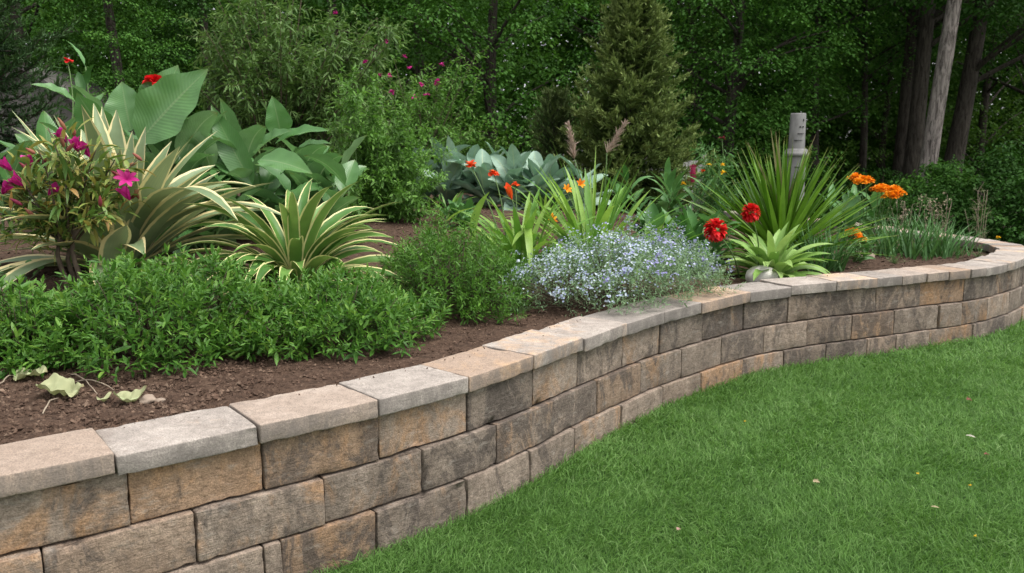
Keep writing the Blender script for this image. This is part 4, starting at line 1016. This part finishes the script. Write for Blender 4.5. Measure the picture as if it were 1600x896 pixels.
def stalk_on(parent, a, b_, r=.006, mat=None, bow=.04, name='flower_stalk'):
    mb = MB(); s = np.linspace(0, 1, 8)[:, None]; a = np.asarray(a, float); b_ = np.asarray(b_, float)
    tube(mb, a * (1 - s) + b_ * s + np.array([bow, 0, 0]) * np.sin(s * math.pi), np.linspace(r, r * .6, 8), 6); return mb.build(name, mat or M_green_stem, parent)
for o in [x for x in COL.objects if x.name.startswith('canna_plant')]:
    b_ = np.array(o.location)
    if 'huge upright' in o['label']:
        c = at(240, 130, 6.48) - b_; flower_on(o, c, .08, M_red); stalk_on(o, (0, 0, .5), c)
    if 'small red flower' in o['label']:
        c = at(106, 97, 7.1) - b_; flower_on(o, c, .045, M_red, n=11); stalk_on(o, (0, 0, .7), c)

# ---- blue-green row in the middle
gH = 'blue-green broad-leaved plants in the middle of the bed'
for i, (px, Y, lab, h) in enumerate(((690, 10.6, 'tallest blue-green leafy plant, right behind the bright leafy bush', .42), (765, 10.4, 'blue-green leafy plant in the centre of the row, behind the orange-red blooms', .36),
                                  (820, 10.2, 'blue-green leafy plant with wide pale leaves right of the row centre', .32), (868, 10.3, 'blue-green leafy plant ending the row beside the ornamental grass', .28))):
    canna('blue_green_plant', lab, G(px, Y), h, 9, (.44, .64), (.18, .25), (18, 88), M_cannab, gH, 50 + i, 5, .012, 'oval', (.2, 1.1), .18)

# ---- tall willow-leaved bush and the two bushes beside it
def cane_bush(name, label, base, ends, k, LL, LW, mat, stem_mat, per=14, LS=.3, r0=.012, cat='bush', droop=.3, spread=.12, group=None, base_r=.15, a0=30, a1=75, bow=.15):
    t = thing(name, label, cat, base, group); sm = MB(); P = []; D = []
    for e in ends:
        a = rng.random() * 6.28; b0 = np.array([math.cos(a), math.sin(a), -.02]) * base_r * rng.random(); b0[2] = -.03
        s = np.linspace(0, 1, 9)[:, None]; mid = b0 * .55 + e * .45 + np.array([0, 0, bow * e[2]])
        c = b0 * (1 - s) ** 2 + 2 * mid * s * (1 - s) + e * s ** 2
        tube(sm, c, np.linspace(r0, r0 * .25, 9), 5, rng.random())
        for q in range(per):
            u = 1 - rng.random() * .85 if q else 1.0; i = min(int(u * 8), 7); f_ = u * 8 - i
            p = c[i] * (1 - f_) + c[i + 1] * f_; T = nrm(c[i + 1] - c[i])
            d = nrm(T * .6 + rng.normal(size=3) * .75 + np.array([0, 0, .1])); P.append(p); D.append(d)
            pe = p + d * LS * .5
    P = np.array(P); D = np.array(D)
    lm = MB(); shoot_leaves(lm, P, D, LS * rng.uniform(.6, 1.2, len(P)), k, LL, LW, a0, a1, .1, .12, droop, None, .7)
    for p, d in zip(P[::2], D[::2]): tube(sm, np.stack([p, p + nrm(d) * LS * .9]), [.003, .0015], 4, .5, False)
    sm.build('stem', stem_mat, t); lm.build('foliage', mat, t); return t
def px_ends(boxes, n, Y, sY, base):
    out = []
    for _ in range(n):
        x0, y0, x1, y1 = boxes[rng.integers(len(boxes))]
        out.append(at(rng.uniform(x0, x1), rng.uniform(y0, y1), Y + rng.normal() * sY) - base)
    return out
bs = G(440, 11.6)
cane_bush('willow_leaf_bush', 'tall airy bush of narrow willow-like leaves on many bare canes', bs, px_ends([(300, 0, 630, 160), (330, -120, 620, 60), (300, -30, 460, 180), (460, 40, 620, 200)], 64, 11.6, .5, bs), 16, .115, .029, M_will, M_twig, 22, .38, .014)
bs = G(585, 8.5)
cane_bush('leafy_bush', 'bright green leafy bush standing on the soil in the middle of the bed', bs, px_ends([(515, 160, 660, 290), (492, 210, 688, 330), (530, 118, 600, 180), (505, 190, 665, 260), (500, 270, 680, 335)], 96, 8.5, .24, bs), 13, .062, .024, M_phlox, M_green_stem, 16, .19, .007, droop=.12, base_r=.22, a0=45, a1=95)
bs = G(650, 10.9)
tm = cane_bush('flowering_bush', 'loose bush with small magenta flowers reaching out to the right', bs, px_ends([(590, 90, 700, 190), (640, 100, 745, 180), (620, 150, 740, 220)], 40, 10.9, .3, bs) + [at(742, 88, 10.6) - bs, at(720, 95, 10.7) - bs], 12, .066, .024, M_phlox, M_twig, 14, .22, .008)
fl = MB(); ff = []
for px, py in ((632, 90), (683, 134), (683, 128), (667, 149), (608, 119), (594, 119), (648, 153), (690, 102), (657, 133), (526, 22), (606, 66), (640, 108), (572, 98), (612, 145)):
    flower_on(tm, at(px, py, 10.5) - bs, .042, M_mag, 'flower', 10)
bs = G(618, 9.6)

# ---- daylilies
gD = 'daylily clumps'
td = clump('daylily', 'yellow-green daylily clump with orange-red blooms on tall stalks behind the fine-leaved shrublet', G(815, 6.2), 84, (.42, .78), (.036, .058), (4, 74), (.4, 2.0), M_lily, 'plant', 'strap', 9, .2, gD, None, .3, .10, m=1)
b_ = np.array(td.location)
for px, py, r_, Y in ((736, 260, .05, 6.3), (772, 272, .046, 6.3), (805, 290, .035, 6.3)):
    c = at(px, py, Y) - b_; flower_on(td, c, r_, M_ored, 'flower', 15); stalk_on(td, (rng.normal() * .05 + (c[0]) * .35, 0, 0), c, .007)
c = at(800, 312, 6.15) - b_; lily(td, c, (-.25, -.3, .8), .13, .045, M_ored, 4, 'flower', .25, .2); stalk_on(td, (0, 0, 0), c)
mb = MB()
for p0, p1, W, bd, Y1 in (((740, 375), (765, 300), .09, .9, 6.0), ((700, 345), (745, 325), .07, .6, 6.0), ((820, 350), (829, 432), .055, 1.6, 5.6), ((835, 370), (800, 385), .05, 1.2, 5.7)): px_leaf(mb, p0, p1, 6.1, Y1, W, bd, b_, 'strap', None, 9, .15, .02, 1, .9)
mb.build('broad_leaf', M_lily, td)
clump('daylily', 'yellow-green strap-leaved clump fountaining below the two pinkish plumes', G(925, 6.4), 95, (.5, .95), (.038, .06), (3, 76), (.3, 1.9), M_lily, 'plant', 'strap', 10, .2, gD, None, .3, .12)
clump('daylily', 'small green strap-leaved tuft behind the pale blue mound, beside the plumed clump', G(1010, 6.5), 56, (.35, .6), (.036, .054), (10, 78), (.5, 1.6), M_lily, 'plant', 'strap', 9, .2, gD)
clump('daylily', 'low daylily tuft on the bare soil in front of the blue-green leaves', G(700, 9.0), 26, (.3, .45), (.018, .028), (15, 75), (.6, 1.6), M_lily, 'plant', 'strap', 8, .2, gD)
clump('daylily', 'low grassy tuft between the bright leafy bush and the orange-red blooms', G(850, 8.6), 30, (.35, .6), (.02, .03), (10, 75), (.6, 1.6), M_lily, 'plant', 'strap', 8, .2, gD)
# ornamental grass with two plumes
bg_ = G(925, 6.9)
tg = clump('plume_grass', 'ornamental grass with two pinkish feathery plumes standing clear of the leaves', bg_, 24, (.7, 1.1), (.02, .034), (2, 30), (.1, .8), M_lily, 'plant', 'sword', 9, .25, None, None, .3, .06)
for (px0, py0, px1, py1, wid) in ((898, 250, 888, 192, .05), (948, 240, 978, 190, .035)):
    a = at(px0, py0, 6.8) - bg_; e = at(px1, py1, 6.75) - bg_; stalk_on(tg, (rng.normal() * .02, 0, .05), a, .008)
    mb = MB(); n = 420; u = rng.random(n); P = a + (e - a) * u[:, None] * .92; d0 = nrm(e - a)
    leaflets(mb, P, d0 + rng.normal(size=(n, 3)) * .28, rng.uniform(.04, .10, n) * (1.25 - .6 * u), .0045, 0, .1, None, None, .8); mb.build('plume', M_plume, tg)
for px, py, Y in ((860, 345, 6.25), (905, 290, 6.5), (884, 298, 6.6)):
    o = [x for x in COL.objects if x.name.startswith('daylily') and 'plumes' in x.get('label', '')][0]; ob = np.array(o.location)
    c = at(px, py, Y) - ob; lily(o, c, (.3, -.5, .4), .06, .022, M_ora, 6); stalk_on(o, (0, 0, 0), c, .005)

# ---- soft green plants behind the blue mound, hosta with two red blooms
gM = 'soft green leafy plants behind the flower mound'
canna('leafy_plant', 'soft green leafy plant low behind the violet side of the flower mound', G(1050, 6.9), .30, 10, (.22, .32), (.08, .12), (20, 80), M_mid, gM, 61, 5, .006, 'broad', (.3, 1.2), .12)
canna('leafy_plant', 'soft green leafy plant tucked behind the left red bloom', G(1105, 6.7), .32, 10, (.24, .34), (.09, .12), (20, 80), M_mid, gM, 62, 5, .006, 'broad', (.3, 1.2), .12)
canna('leafy_plant', 'soft green leafy plant at the foot of the spruce', G(1040, 9.2), .5, 9, (.26, .36), (.06, .09), (15, 80), M_mid, gM, 63, 7, .006, 'broad', (.4, 1.3), .2)
canna('leafy_plant', 'low soft green plant on the bare soil left of the orange-red blooms', G(722, 8.3), .16, 8, (.16, .24), (.05, .08), (25, 85), M_mid, gM, 64, 6, .005, 'broad', (.4, 1.3), .12)
th = clump('hosta', 'lime green hosta clump carrying two red pompon blooms beside the pale boulder', G(1207, 6.35), 84, (.36, .58), (.06, .085), (8, 78), (.8, 2.1), M_hostal, 'plant', 'strap', 10, .2, None, None, .3, .05, .03, m=2)
b_ = np.array(th.location)
def pompon(parent, c, r, mat, n=150, name='flower'):
    mb = MB(); d = rand_dirs(n, 0, 150); P = np.asarray(c, float) + d * r * .35
    ribbons(mb, P, d, r * .72, r * .34, .7, 4, 'petal', .3, rng.normal(size=n) * .2, None, None, .1); return mb.build(name, mat, parent)
for px, py, r_, Y in ((1118, 360, .082, 5.65), (1173, 333, .07, 5.95)):
    c = at(px, py, Y) - b_; pompon(th, c, r_, M_red); stalk_on(th, (c[0] * .4, 0, 0), c, .007)

# ---- yucca
by = G(1222, 7.2)
ty = thing('yucca', 'large spiky yucca fan of long green sword leaves', 'plant', by)
n = 170; u = (np.arange(n) + .5) / n; a = np.arange(n) * 2.399
tl = R(4) + R(84) * u ** .9
D = np.stack([np.sin(tl) * np.cos(a), np.sin(tl) * np.sin(a) * .38, np.cos(tl)], -1)
mb = MB(); ribbons(mb, np.array([0, 0, .04]) + D * .05, D, rng.uniform(.8, 1.08, n) * (1 - .1 * u), rng.uniform(.042, .06, n), rng.uniform(-.1, .35, n), 8, 'sword', .3, rng.normal(size=n) * .35, None, None, 0, 1.5, 1)
mb.build('foliage', M_yucca, ty)
mb = MB()
for px, py in ((1212, 205), (1204, 200), (1216, 215), (1168, 222), (1275, 210)): px_leaf(mb, (1222, 330), (px, py), 7.2, 7.2, .03, .05, by, 'sword', AW, 8, .3, 0, 1, .3)
mb.build('dry_tip_leaves', leafmat('dry_leaf', [(.16, .17, .06), (.28, .22, .12)], .6, .1, tipc=(.3, .2, .12)), ty)

# ---- orange flowers on leafy plants
gO = 'orange flower plants'
def orange_heads(parent, b_, spots, Y, rr):
    for px, py in spots:
        c = at(px, py, Y + rng.normal() * .05) - b_; mb = MB()
        n = 70; d = rand_dirs(n, 0, 100); d[:, 2] *= .55; P = c + d * rr * np.array([.6, .6, .5])
        ribbons(mb, P, d + np.array([0, 0, .25]), rr * .6, rr * .42, .6, 4, 'petal', .2, rng.normal(size=n) * .3, None, None, .3); mb.build('flower', M_ora, parent)
        stalk_on(parent, (c[0] * .3, c[1] * .3, 0), c - np.array([0, 0, .01]), .006)
bo = G(1345, 8.4)
to = canna('orange_flower_plant', 'broad-leaved plant with orange flower heads held high right of the yucca', bo, .42, 10, (.26, .38), (.07, .10), (18, 85), M_mid, gO, 71, 6, .008, 'broad', (.4, 1.4), .14)
orange_heads(to, bo, [(1337, 280), (1345, 287), (1352, 284), (1372, 299), (1384, 300), (1396, 299), (1391, 309), (1402, 305), (1378, 297)], 8.2, .078)
bo = G(1338, 7.4)
to = canna('orange_flower_plant', 'small plant with low orange blooms near the edging stones', bo, .16, 6, (.14, .2), (.03, .05), (25, 80), M_mid, gO, 72, 4, .004, 'broad', (.4, 1.2), .08)
orange_heads(to, bo, [(1328, 366), (1337, 369), (1344, 376), (1333, 364)], 7.3, .055)

# ---- iris tufts
gI = 'iris tufts near the wall tip'
for px, Y, lab, n, rr in ((1435, 7.75, 'widest tuft of upright iris blades before the curved wall tip', 170, .28), (1290, 6.85, 'grassy iris tuft below the yucca beside the hosta', 110, .12), (1395, 8.0, 'loose iris tuft right behind the edging stones', 80, .1), (1490, 7.9, 'short thin grass tuft at the tip end of the bed', 40, .12)):
    bI = G(px, Y); t = thing('iris_tuft', lab, 'plant', bI, gI); mb = MB()
    P = np.stack([rng.uniform(-1, 1, n) * rr * 1.3, rng.normal(size=n) * rr * .35, np.full(n, -.02)], -1)
    D = rand_dirs(n, 2, 32) + P / rr * .14; ribbons(mb, P, D, rng.uniform(.32, .54, n) * (.75 if 'short' in lab else 1), rng.uniform(.012, .02, n), rng.uniform(.1, 1.1, n), 7, 'sword', .2, rng.normal(size=n) * .4); mb.build('foliage', M_iris, t)

# ---- tall mixed plants by the grey fence
bt = G(1110, 9.6)
t = cane_bush('tall_bedding_plant', 'tall loose plant with yellow and orange spikes in front of the grey fence', bt, px_ends([(1090, 235, 1140, 300), (1075, 280, 1150, 340)], 26, 9.6, .15, bt), 9, .09, .016, M_mid, M_green_stem, 8, .16, .005, 'plant', base_r=.15)
for px, py, m_ in ((1108, 258, M_yelf), (1128, 258, M_yelf), (1130, 271, M_yelf), (1098, 268, M_ored), (1068, 288, M_yelf)): flower_on(t, at(px, py, 9.4) - bt, .035, m_, 'flower', 9)
bt = G(1080, 10.2)
t = thing('cockscomb', 'upright crimson flower spike in front of the grey fence', 'flower', bt); e = at(1083, 258, 10.2) - bt
stalk_on(t, (0, 0, -.02), e - np.array([0, 0, .14]), .009)
mb = MB(); tube(mb, [e + np.array([0, 0, -.21]), e + np.array([0, 0, -.1]), e], [.02, .03, .012], 8); n = 260; u = rng.random(n); P = e + np.array([0, 0, -.2]) + np.stack([rng.normal(size=n) * .014, rng.normal(size=n) * .014, u * .19], -1); leaflets(mb, P, rng.normal(size=(n, 3)) + [0, 0, 1.2], .03, .012, .1, .1); mb.build('flower', petalmat('crimson_petal', [(.25, .01, .05), (.4, .03, .1)]), t)
mb = MB(); n = 16; ribbons(mb, np.zeros((n, 3)), rand_dirs(n, 15, 60), .3, .05, .9, 6, 'broad', .2); mb.build('foliage', M_mid, t)
bt = G(1126, 10.6)
t = thing('red_tipped_plant', 'thin plant with a small dark red flower head against the dark wood', 'flower', bt); e = at(1128, 217, 10.6) - bt
stalk_on(t, (0, 0, -.02), e, .007); flower_on(t, e, .045, petalmat('dark_red_petal', [(.12, .01, .015), (.2, .02, .025)]), 'flower', 12)
mb = MB(); n = 12; ribbons(mb, np.outer(np.linspace(.1, .7, n), e), rand_dirs(n, 10, 50), .24, .03, .6, 6, 'strap', .2); mb.build('foliage', M_mid, t)

# ---- dry stalks behind the far wall
gS = 'dry stalks beyond the wall'
for px, py, Y, lab in ((1475, 295, 9.6, 'bushiest dry brown stalk standing just beyond the far side of the wall'), (1538, 298, 9.0, 'dry stalk with a few green leaves near the wall tip'), (1415, 305, 10.3, 'thin dry stalk furthest back beside the orange flower heads')):
    gz = 0.0 if px > 1520 else float(soil_z(XatY(px, Y), Y))
    bS = np.array([XatY(px, Y), Y, gz if inside(np.array([XatY(px, Y), Y])) else 0.]); t = thing('dry_stalk', lab, 'plant', bS, gS); sm = MB(); top = at(px, py, Y) - bS; lm = MB()
    for k in range(7):
        e = top * rng.uniform(.75, 1.02) + np.array([rng.normal() * .11, rng.normal() * .1, 0]); s = np.linspace(0, 1, 8)[:, None]; c = np.array([rng.normal() * .01, rng.normal() * .01, 0]) * (1 - s) + e * s + np.array([rng.normal() * .03, 0, 0]) * np.sin(s * 3)
        tube(sm, c, np.linspace(.006, .002, 8), 5, rng.random())
        for q in range(9):
            p = c[rng.integers(3, 8)]; d = nrm(rng.normal(size=3) + [0, 0, .9]); tube(sm, np.stack([p, p + d * rng.uniform(.04, .12)]), [.002, .001], 4, .6, False)
            leaflets(lm, p + d * .05 + rng.normal(size=(4, 3)) * .02, rng.normal(size=(4, 3)), .032, .012)
    sm.build('stem', M_dry, t); lm.build('foliage', plainmat('dry_leaf_tuft', [(.17, .14, .09), (.32, .27, .18)], .9, 30) if px != 1538 else M_jun, t)

# ---- small herbs
gW = 'small weeds'
for px, Y, lab, n, sz in ((25, 4.75, 'little round-leaved weed at the left edge behind the sparse shrublet', 26, .05), (1400, 7.3, 'tiny feathery weed between the edging stone and the iris blades', 30, .03), (808, 4.78, 'tiny grassy weed at the left foot of the flower mound', 34, .03), (1530, 7.75, 'low green seedling at the very end of the bed', 26, .035)):
    bW = G(px, Y); t = thing('weed', lab, 'plant', bW, gW); mb = MB(); d = rand_dirs(n, 5, 75); L = rng.uniform(.05, .16, n) * (1.4 if sz > .04 else .9)
    sm = MB()
    for i in range(n): tube(sm, np.stack([d[i] * 0, d[i] * L[i]]), [.002, .001], 4, .5, False)
    ribbons(mb, d * L[:, None], d + rng.normal(size=(n, 3)) * .4, sz * rng.uniform(.7, 1.3, n), sz * (.8 if sz > .04 else .25), .7, 4, 'broad', .1); mb.build('foliage', M_mid, t); sm.build('stem', M_green_stem, t)
# ------------------------------------------------------------------ stones, fallen leaves, twigs
def rock(name, label, c, r, mat, seed, cat='stone', sc=(1, 1, 1), group=None, sub=4, amp=.18, rot=0.):
    import bmesh
    bm = bmesh.new(); bmesh.ops.create_icosphere(bm, subdivisions=sub, radius=1)
    o_ = Vector((seed * 7.1, seed * 3.3, 0)); me = bpy.data.meshes.new(name)
    for v in bm.verts:
        n_ = noise.noise(v.co * 1.3 + o_) + .4 * noise.noise(v.co * 3 + o_) + .15 * noise.noise(v.co * 8 + o_)
        v.co = v.co * (1 + amp * n_); v.co = Vector((v.co.x * r * sc[0], v.co.y * r * sc[1], v.co.z * r * sc[2]))
    bm.to_mesh(me); bm.free()
    for p in me.polygons: p.use_smooth = True
    a = me.attributes.new('var', 'FLOAT', 'POINT'); a.data.foreach_set('value', np.full(len(me.vertices), .5, np.float32))
    me.materials.append(mat); o = bpy.data.objects.new(name, me); COL.objects.link(o); o.location = tuple(c); o.rotation_euler = (0, 0, rot)
    return tag(o, label, cat, group)
def on_soil(px, py):
    z = .5
    for _ in range(12):
        p = onz(px, py, z); z = .5 * z + .5 * float(soil_z(p[0], p[1]))
    return onz(px, py, z)
rock('boulder', 'smooth pale boulder under the lime green hosta leaves by the wall', on_soil(1188, 441) + np.array([0, -.03, .045]), .115, M_stone, 1, 'stone', (1.05, .9, .72), amp=.1)
rock('pebble', 'small white pebble on the soil at the left foot of the flower mound', on_soil(797, 492), .011, M_stone, 2, 'stone', (1, 1, .7), sub=2)
rock('stone', 'larger angular brown stone beside the wilted leaves', on_soil(232, 628) + np.array([0, 0, .006]), .036, M_edge, 3, 'stone', (1, .8, .6), 'brown stones by the wilted leaves', 3, .35)
rock('stone', 'smaller flat brown stone right of the angular one', on_soil(250, 628) + np.array([0, 0, .004]), .021, M_edge, 4, 'stone', (1.1, .8, .5), 'brown stones by the wilted leaves', 3, .3)
gE = 'edging stones inside the bed'
for px, py, lab, sc in ((1340, 404, 'long flat edging stone under the low orange blooms', (1.5, .6, .4)), (1368, 392, 'edging stone behind the loose iris tuft', (1.1, .6, .45))):
    rock('edging_stone', lab, on_soil(px, py) + np.array([0, 0, .02]), .11, M_edge, px, 'stone', sc, gE, 4, .12)
# wilted leaves
def leaf_thing(name, label, c, az, L, W, mat, bend, tw, prof='broad', wave=.25, cat='leaf', group=None, tilt=70, lift=.01):
    mb = MB(); a = R(az); tl = R(tilt)
    ribbons(mb, np.zeros((1, 3)), np.array([[math.sin(tl) * math.cos(a), math.sin(tl) * math.sin(a), math.cos(tl)]]), L, W, bend, 16, prof, .25, tw, rng.random(1), None, wave, 1.1, 4)
    o = mb.build(name, mat); o.location = tuple(np.asarray(c) + np.array([0, 0, lift])); return tag(o, label, cat, group)
gF = 'wilted leaves on the soil'
def crumpled(name, label, c, az, L, W, mat, seed, fold=.5, curl=.6, group=None, lift=.006):
    n = 26; t, u = np.meshgrid(np.linspace(0, 1, n), np.linspace(-1, 1, 15), indexing='ij')
    lob = 1 + .16 * np.sin(t * 13 + seed) * np.abs(u); wd = W / 2 * (np.sin(t ** .7 * math.pi) ** .75 + .03) * lob
    x = t * L; y = u * wd; z = np.abs(u) ** 1.3 * wd * fold + curl * L * (t - .45) ** 2 * .8 + .25 * L * np.sin(t * 5 + seed) * .3
    nz = np.array([[noise.noise(Vector((a * 26, b * 26, seed))), noise.noise(Vector((a * 26, b * 26, seed + 9))), noise.noise(Vector((a * 55, b * 55, seed)))] for a, b in zip(x.ravel(), y.ravel())]).reshape(n, 15, 3)
    z = z + nz[..., 0] * .032 * L / .15 + nz[..., 2] * .012 * L / .15; y = y + nz[..., 1] * .016 * L / .15
    z = z - z.min(); ca, sa = math.cos(R(az)), math.sin(R(az))
    mb = MB(); i, j = np.meshgrid(np.arange(n - 1), np.arange(14), indexing='ij'); a = (i * 15 + j).ravel()
    mb.add(np.stack([x * ca - y * sa, x * sa + y * ca, z], -1), np.stack([a, a + 1, a + 16, a + 15], -1), None, np.stack([u * .5 + .5, t], -1), .6)
    o = mb.build(name, mat); o.location = tuple(np.asarray(c) + np.array([0, 0, lift])); return tag(o, label, 'leaf', group)
crumpled('wilted_leaf', 'large crumpled pale green leaf lying on the soil near the wall', on_soil(62, 622), 5, .17, .14, M_dead, 1, .35, .5, gF)
crumpled('wilted_leaf', 'curled strip of wilted leaf left of the brown stones', on_soil(178, 634), 30, .12, .05, M_dead, 2, .6, 1.2, gF)
crumpled('wilted_leaf', 'small shrivelled leaf hanging off a twig beside the large crumpled leaf', on_soil(153, 634), 75, .075, .03, M_dead, 3, .8, 1.0, gF)
crumpled('wilted_leaf', 'greyish dead leaf half under the sparse shrublet at the left', on_soil(22, 596), 10, .13, .09, M_dead, 4, .4, .6, gF)
gT = 'dry twigs on the soil'
for p, q, lab in (((0, 604), (28, 592), 'short dry twig at the left edge of the soil'), ((112, 588), (152, 618), 'dry twig leading from the shrublet to the shrivelled leaf'), ((120, 600), (178, 612), 'longest dry twig lying under the shrublet'), ((66, 650), (95, 626), 'thin twig by the crumpled pale leaf')):
    a = on_soil(*p); e = on_soil(*q); mb = MB(); s = np.linspace(0, 1, 8)[:, None]
    tube(mb, (e - a) * s + np.array([0, 0, .008]) + np.array([0, 0, .02]) * np.sin(s * math.pi) + rng.normal(size=(8, 3)) * .002, np.linspace(.0032, .002, 8), 6); o = mb.build('twig', M_dry); o.location = tuple(a); tag(o, lab, 'twig', gT)
# straw patch behind the shrublet
mb = MB(); c = on_soil(85, 462); n = 90; P = np.stack([rng.normal(size=n) * .10, rng.normal(size=n) * .10, rng.uniform(.004, .02, n)], -1); an = rng.normal(size=n) * .5
ribbons(mb, P, np.stack([np.cos(an), np.sin(an), rng.normal(size=n) * .1], -1), rng.uniform(.05, .13, n), .004, .2, 3, 'sword', .1); o = mb.build('straw', plainmat('straw', [(.38, .27, .17), (.5, .38, .26)], .9, 30)); o.location = tuple(c); tag(o, 'scatter of pale dry straw under the leggy pink-budded plant', 'straw')
# litter on the lawn
def lawn_pt(px, py):
    p = onz(px, py, .0); p = onz(px, py, .035 + float(lawn_z(p[0], p[1]))); return p
gL = 'fallen leaves on the lawn'
M_brownl = leafmat('brown_leaf', [(.10, .03, .02), (.16, .06, .035)], .7, .1); M_palel = leafmat('pale_leaf', [(.36, .33, .27), (.44, .41, .35)], .7, .15); M_tanl = leafmat('tan_leaf', [(.26, .21, .12), (.33, .27, .16)], .7, .1)
leaf_thing('fallen_leaf', 'small dark red-brown leaf on the far part of the lawn', lawn_pt(1510, 628), 20, .045, .028, M_brownl, .8, .6, 'broad', .3, 'leaf', gL, 80, .012)
leaf_thing('fallen_leaf', 'slim whitish curled leaf on the lawn', lawn_pt(1508, 684), -40, .05, .013, M_palel, .6, .6, 'broad', .2, 'leaf', gL, 75, .012)
leaf_thing('fallen_leaf', 'small dark brown scrap of leaf just beyond the slim whitish one', lawn_pt(1537, 713), 10, .036, .016, M_brownl, .8, .4, 'broad', .3, 'leaf', gL, 80, .010)
leaf_thing('fallen_leaf', 'tan ragged leaf in the middle of the lawn', lawn_pt(1270, 757), 10, .036, .022, M_tanl, .7, .7, 'broad', .4, 'leaf', gL, 80, .012)
leaf_thing('fallen_leaf', 'pinkish tan leaf scrap near the front edge of the lawn', lawn_pt(1058, 833), 60, .024, .016, plainmat('pink_leaf', [(.25, .16, .12), (.32, .2, .16)], .8, 20), .6, .4, 'broad', .3, 'leaf', gL, 75, .012)
leaf_thing('fallen_leaf', 'light tan blade lying in the grass at front right of the tan ragged leaf', lawn_pt(1454, 796), -15, .035, .010, M_tanl, .5, .4, 'broad', .2, 'leaf', gL, 80, .012)
gY = 'tiny yellow lawn flowers'
for px, py, lab in ((1524, 838, 'nearest tiny yellow flower in the lawn'), (1516, 759, 'tiny yellow flower in the lawn midway back'), (1434, 740, 'tiny yellow flower in the lawn nearest the tan leaf'), (1164, 659, 'tiny yellow flower in the lawn close to the wall')):
    p = lawn_pt(px, py); mb = MB(); n = 9; ribbons(mb, np.tile([0, 0, .035], (n, 1)), rand_dirs(n, 25, 85), .008, .005, .4, 3, 'petal', .1); t = thing('lawn_flower', lab, 'flower', (p[0], p[1], p[2] - .035), gY); mb.build('petals', M_yelf, t)
    mb = MB(); tube(mb, [[0, 0, 0], [0, 0, .036]], [.0012, .001], 5); mb.build('stem', M_green_stem, t)
p = at(1560, 372, 8.75); t = thing('dandelion', 'yellow dandelion head showing over the outer edge of the wall tip', 'flower', (p[0] + .12, p[1] + .12, 0)); e = p - np.array(t.location)
stalk_on(t, (0, 0, 0), e, .005); flower_on(t, e, .028, M_yelf, 'flower', 22)
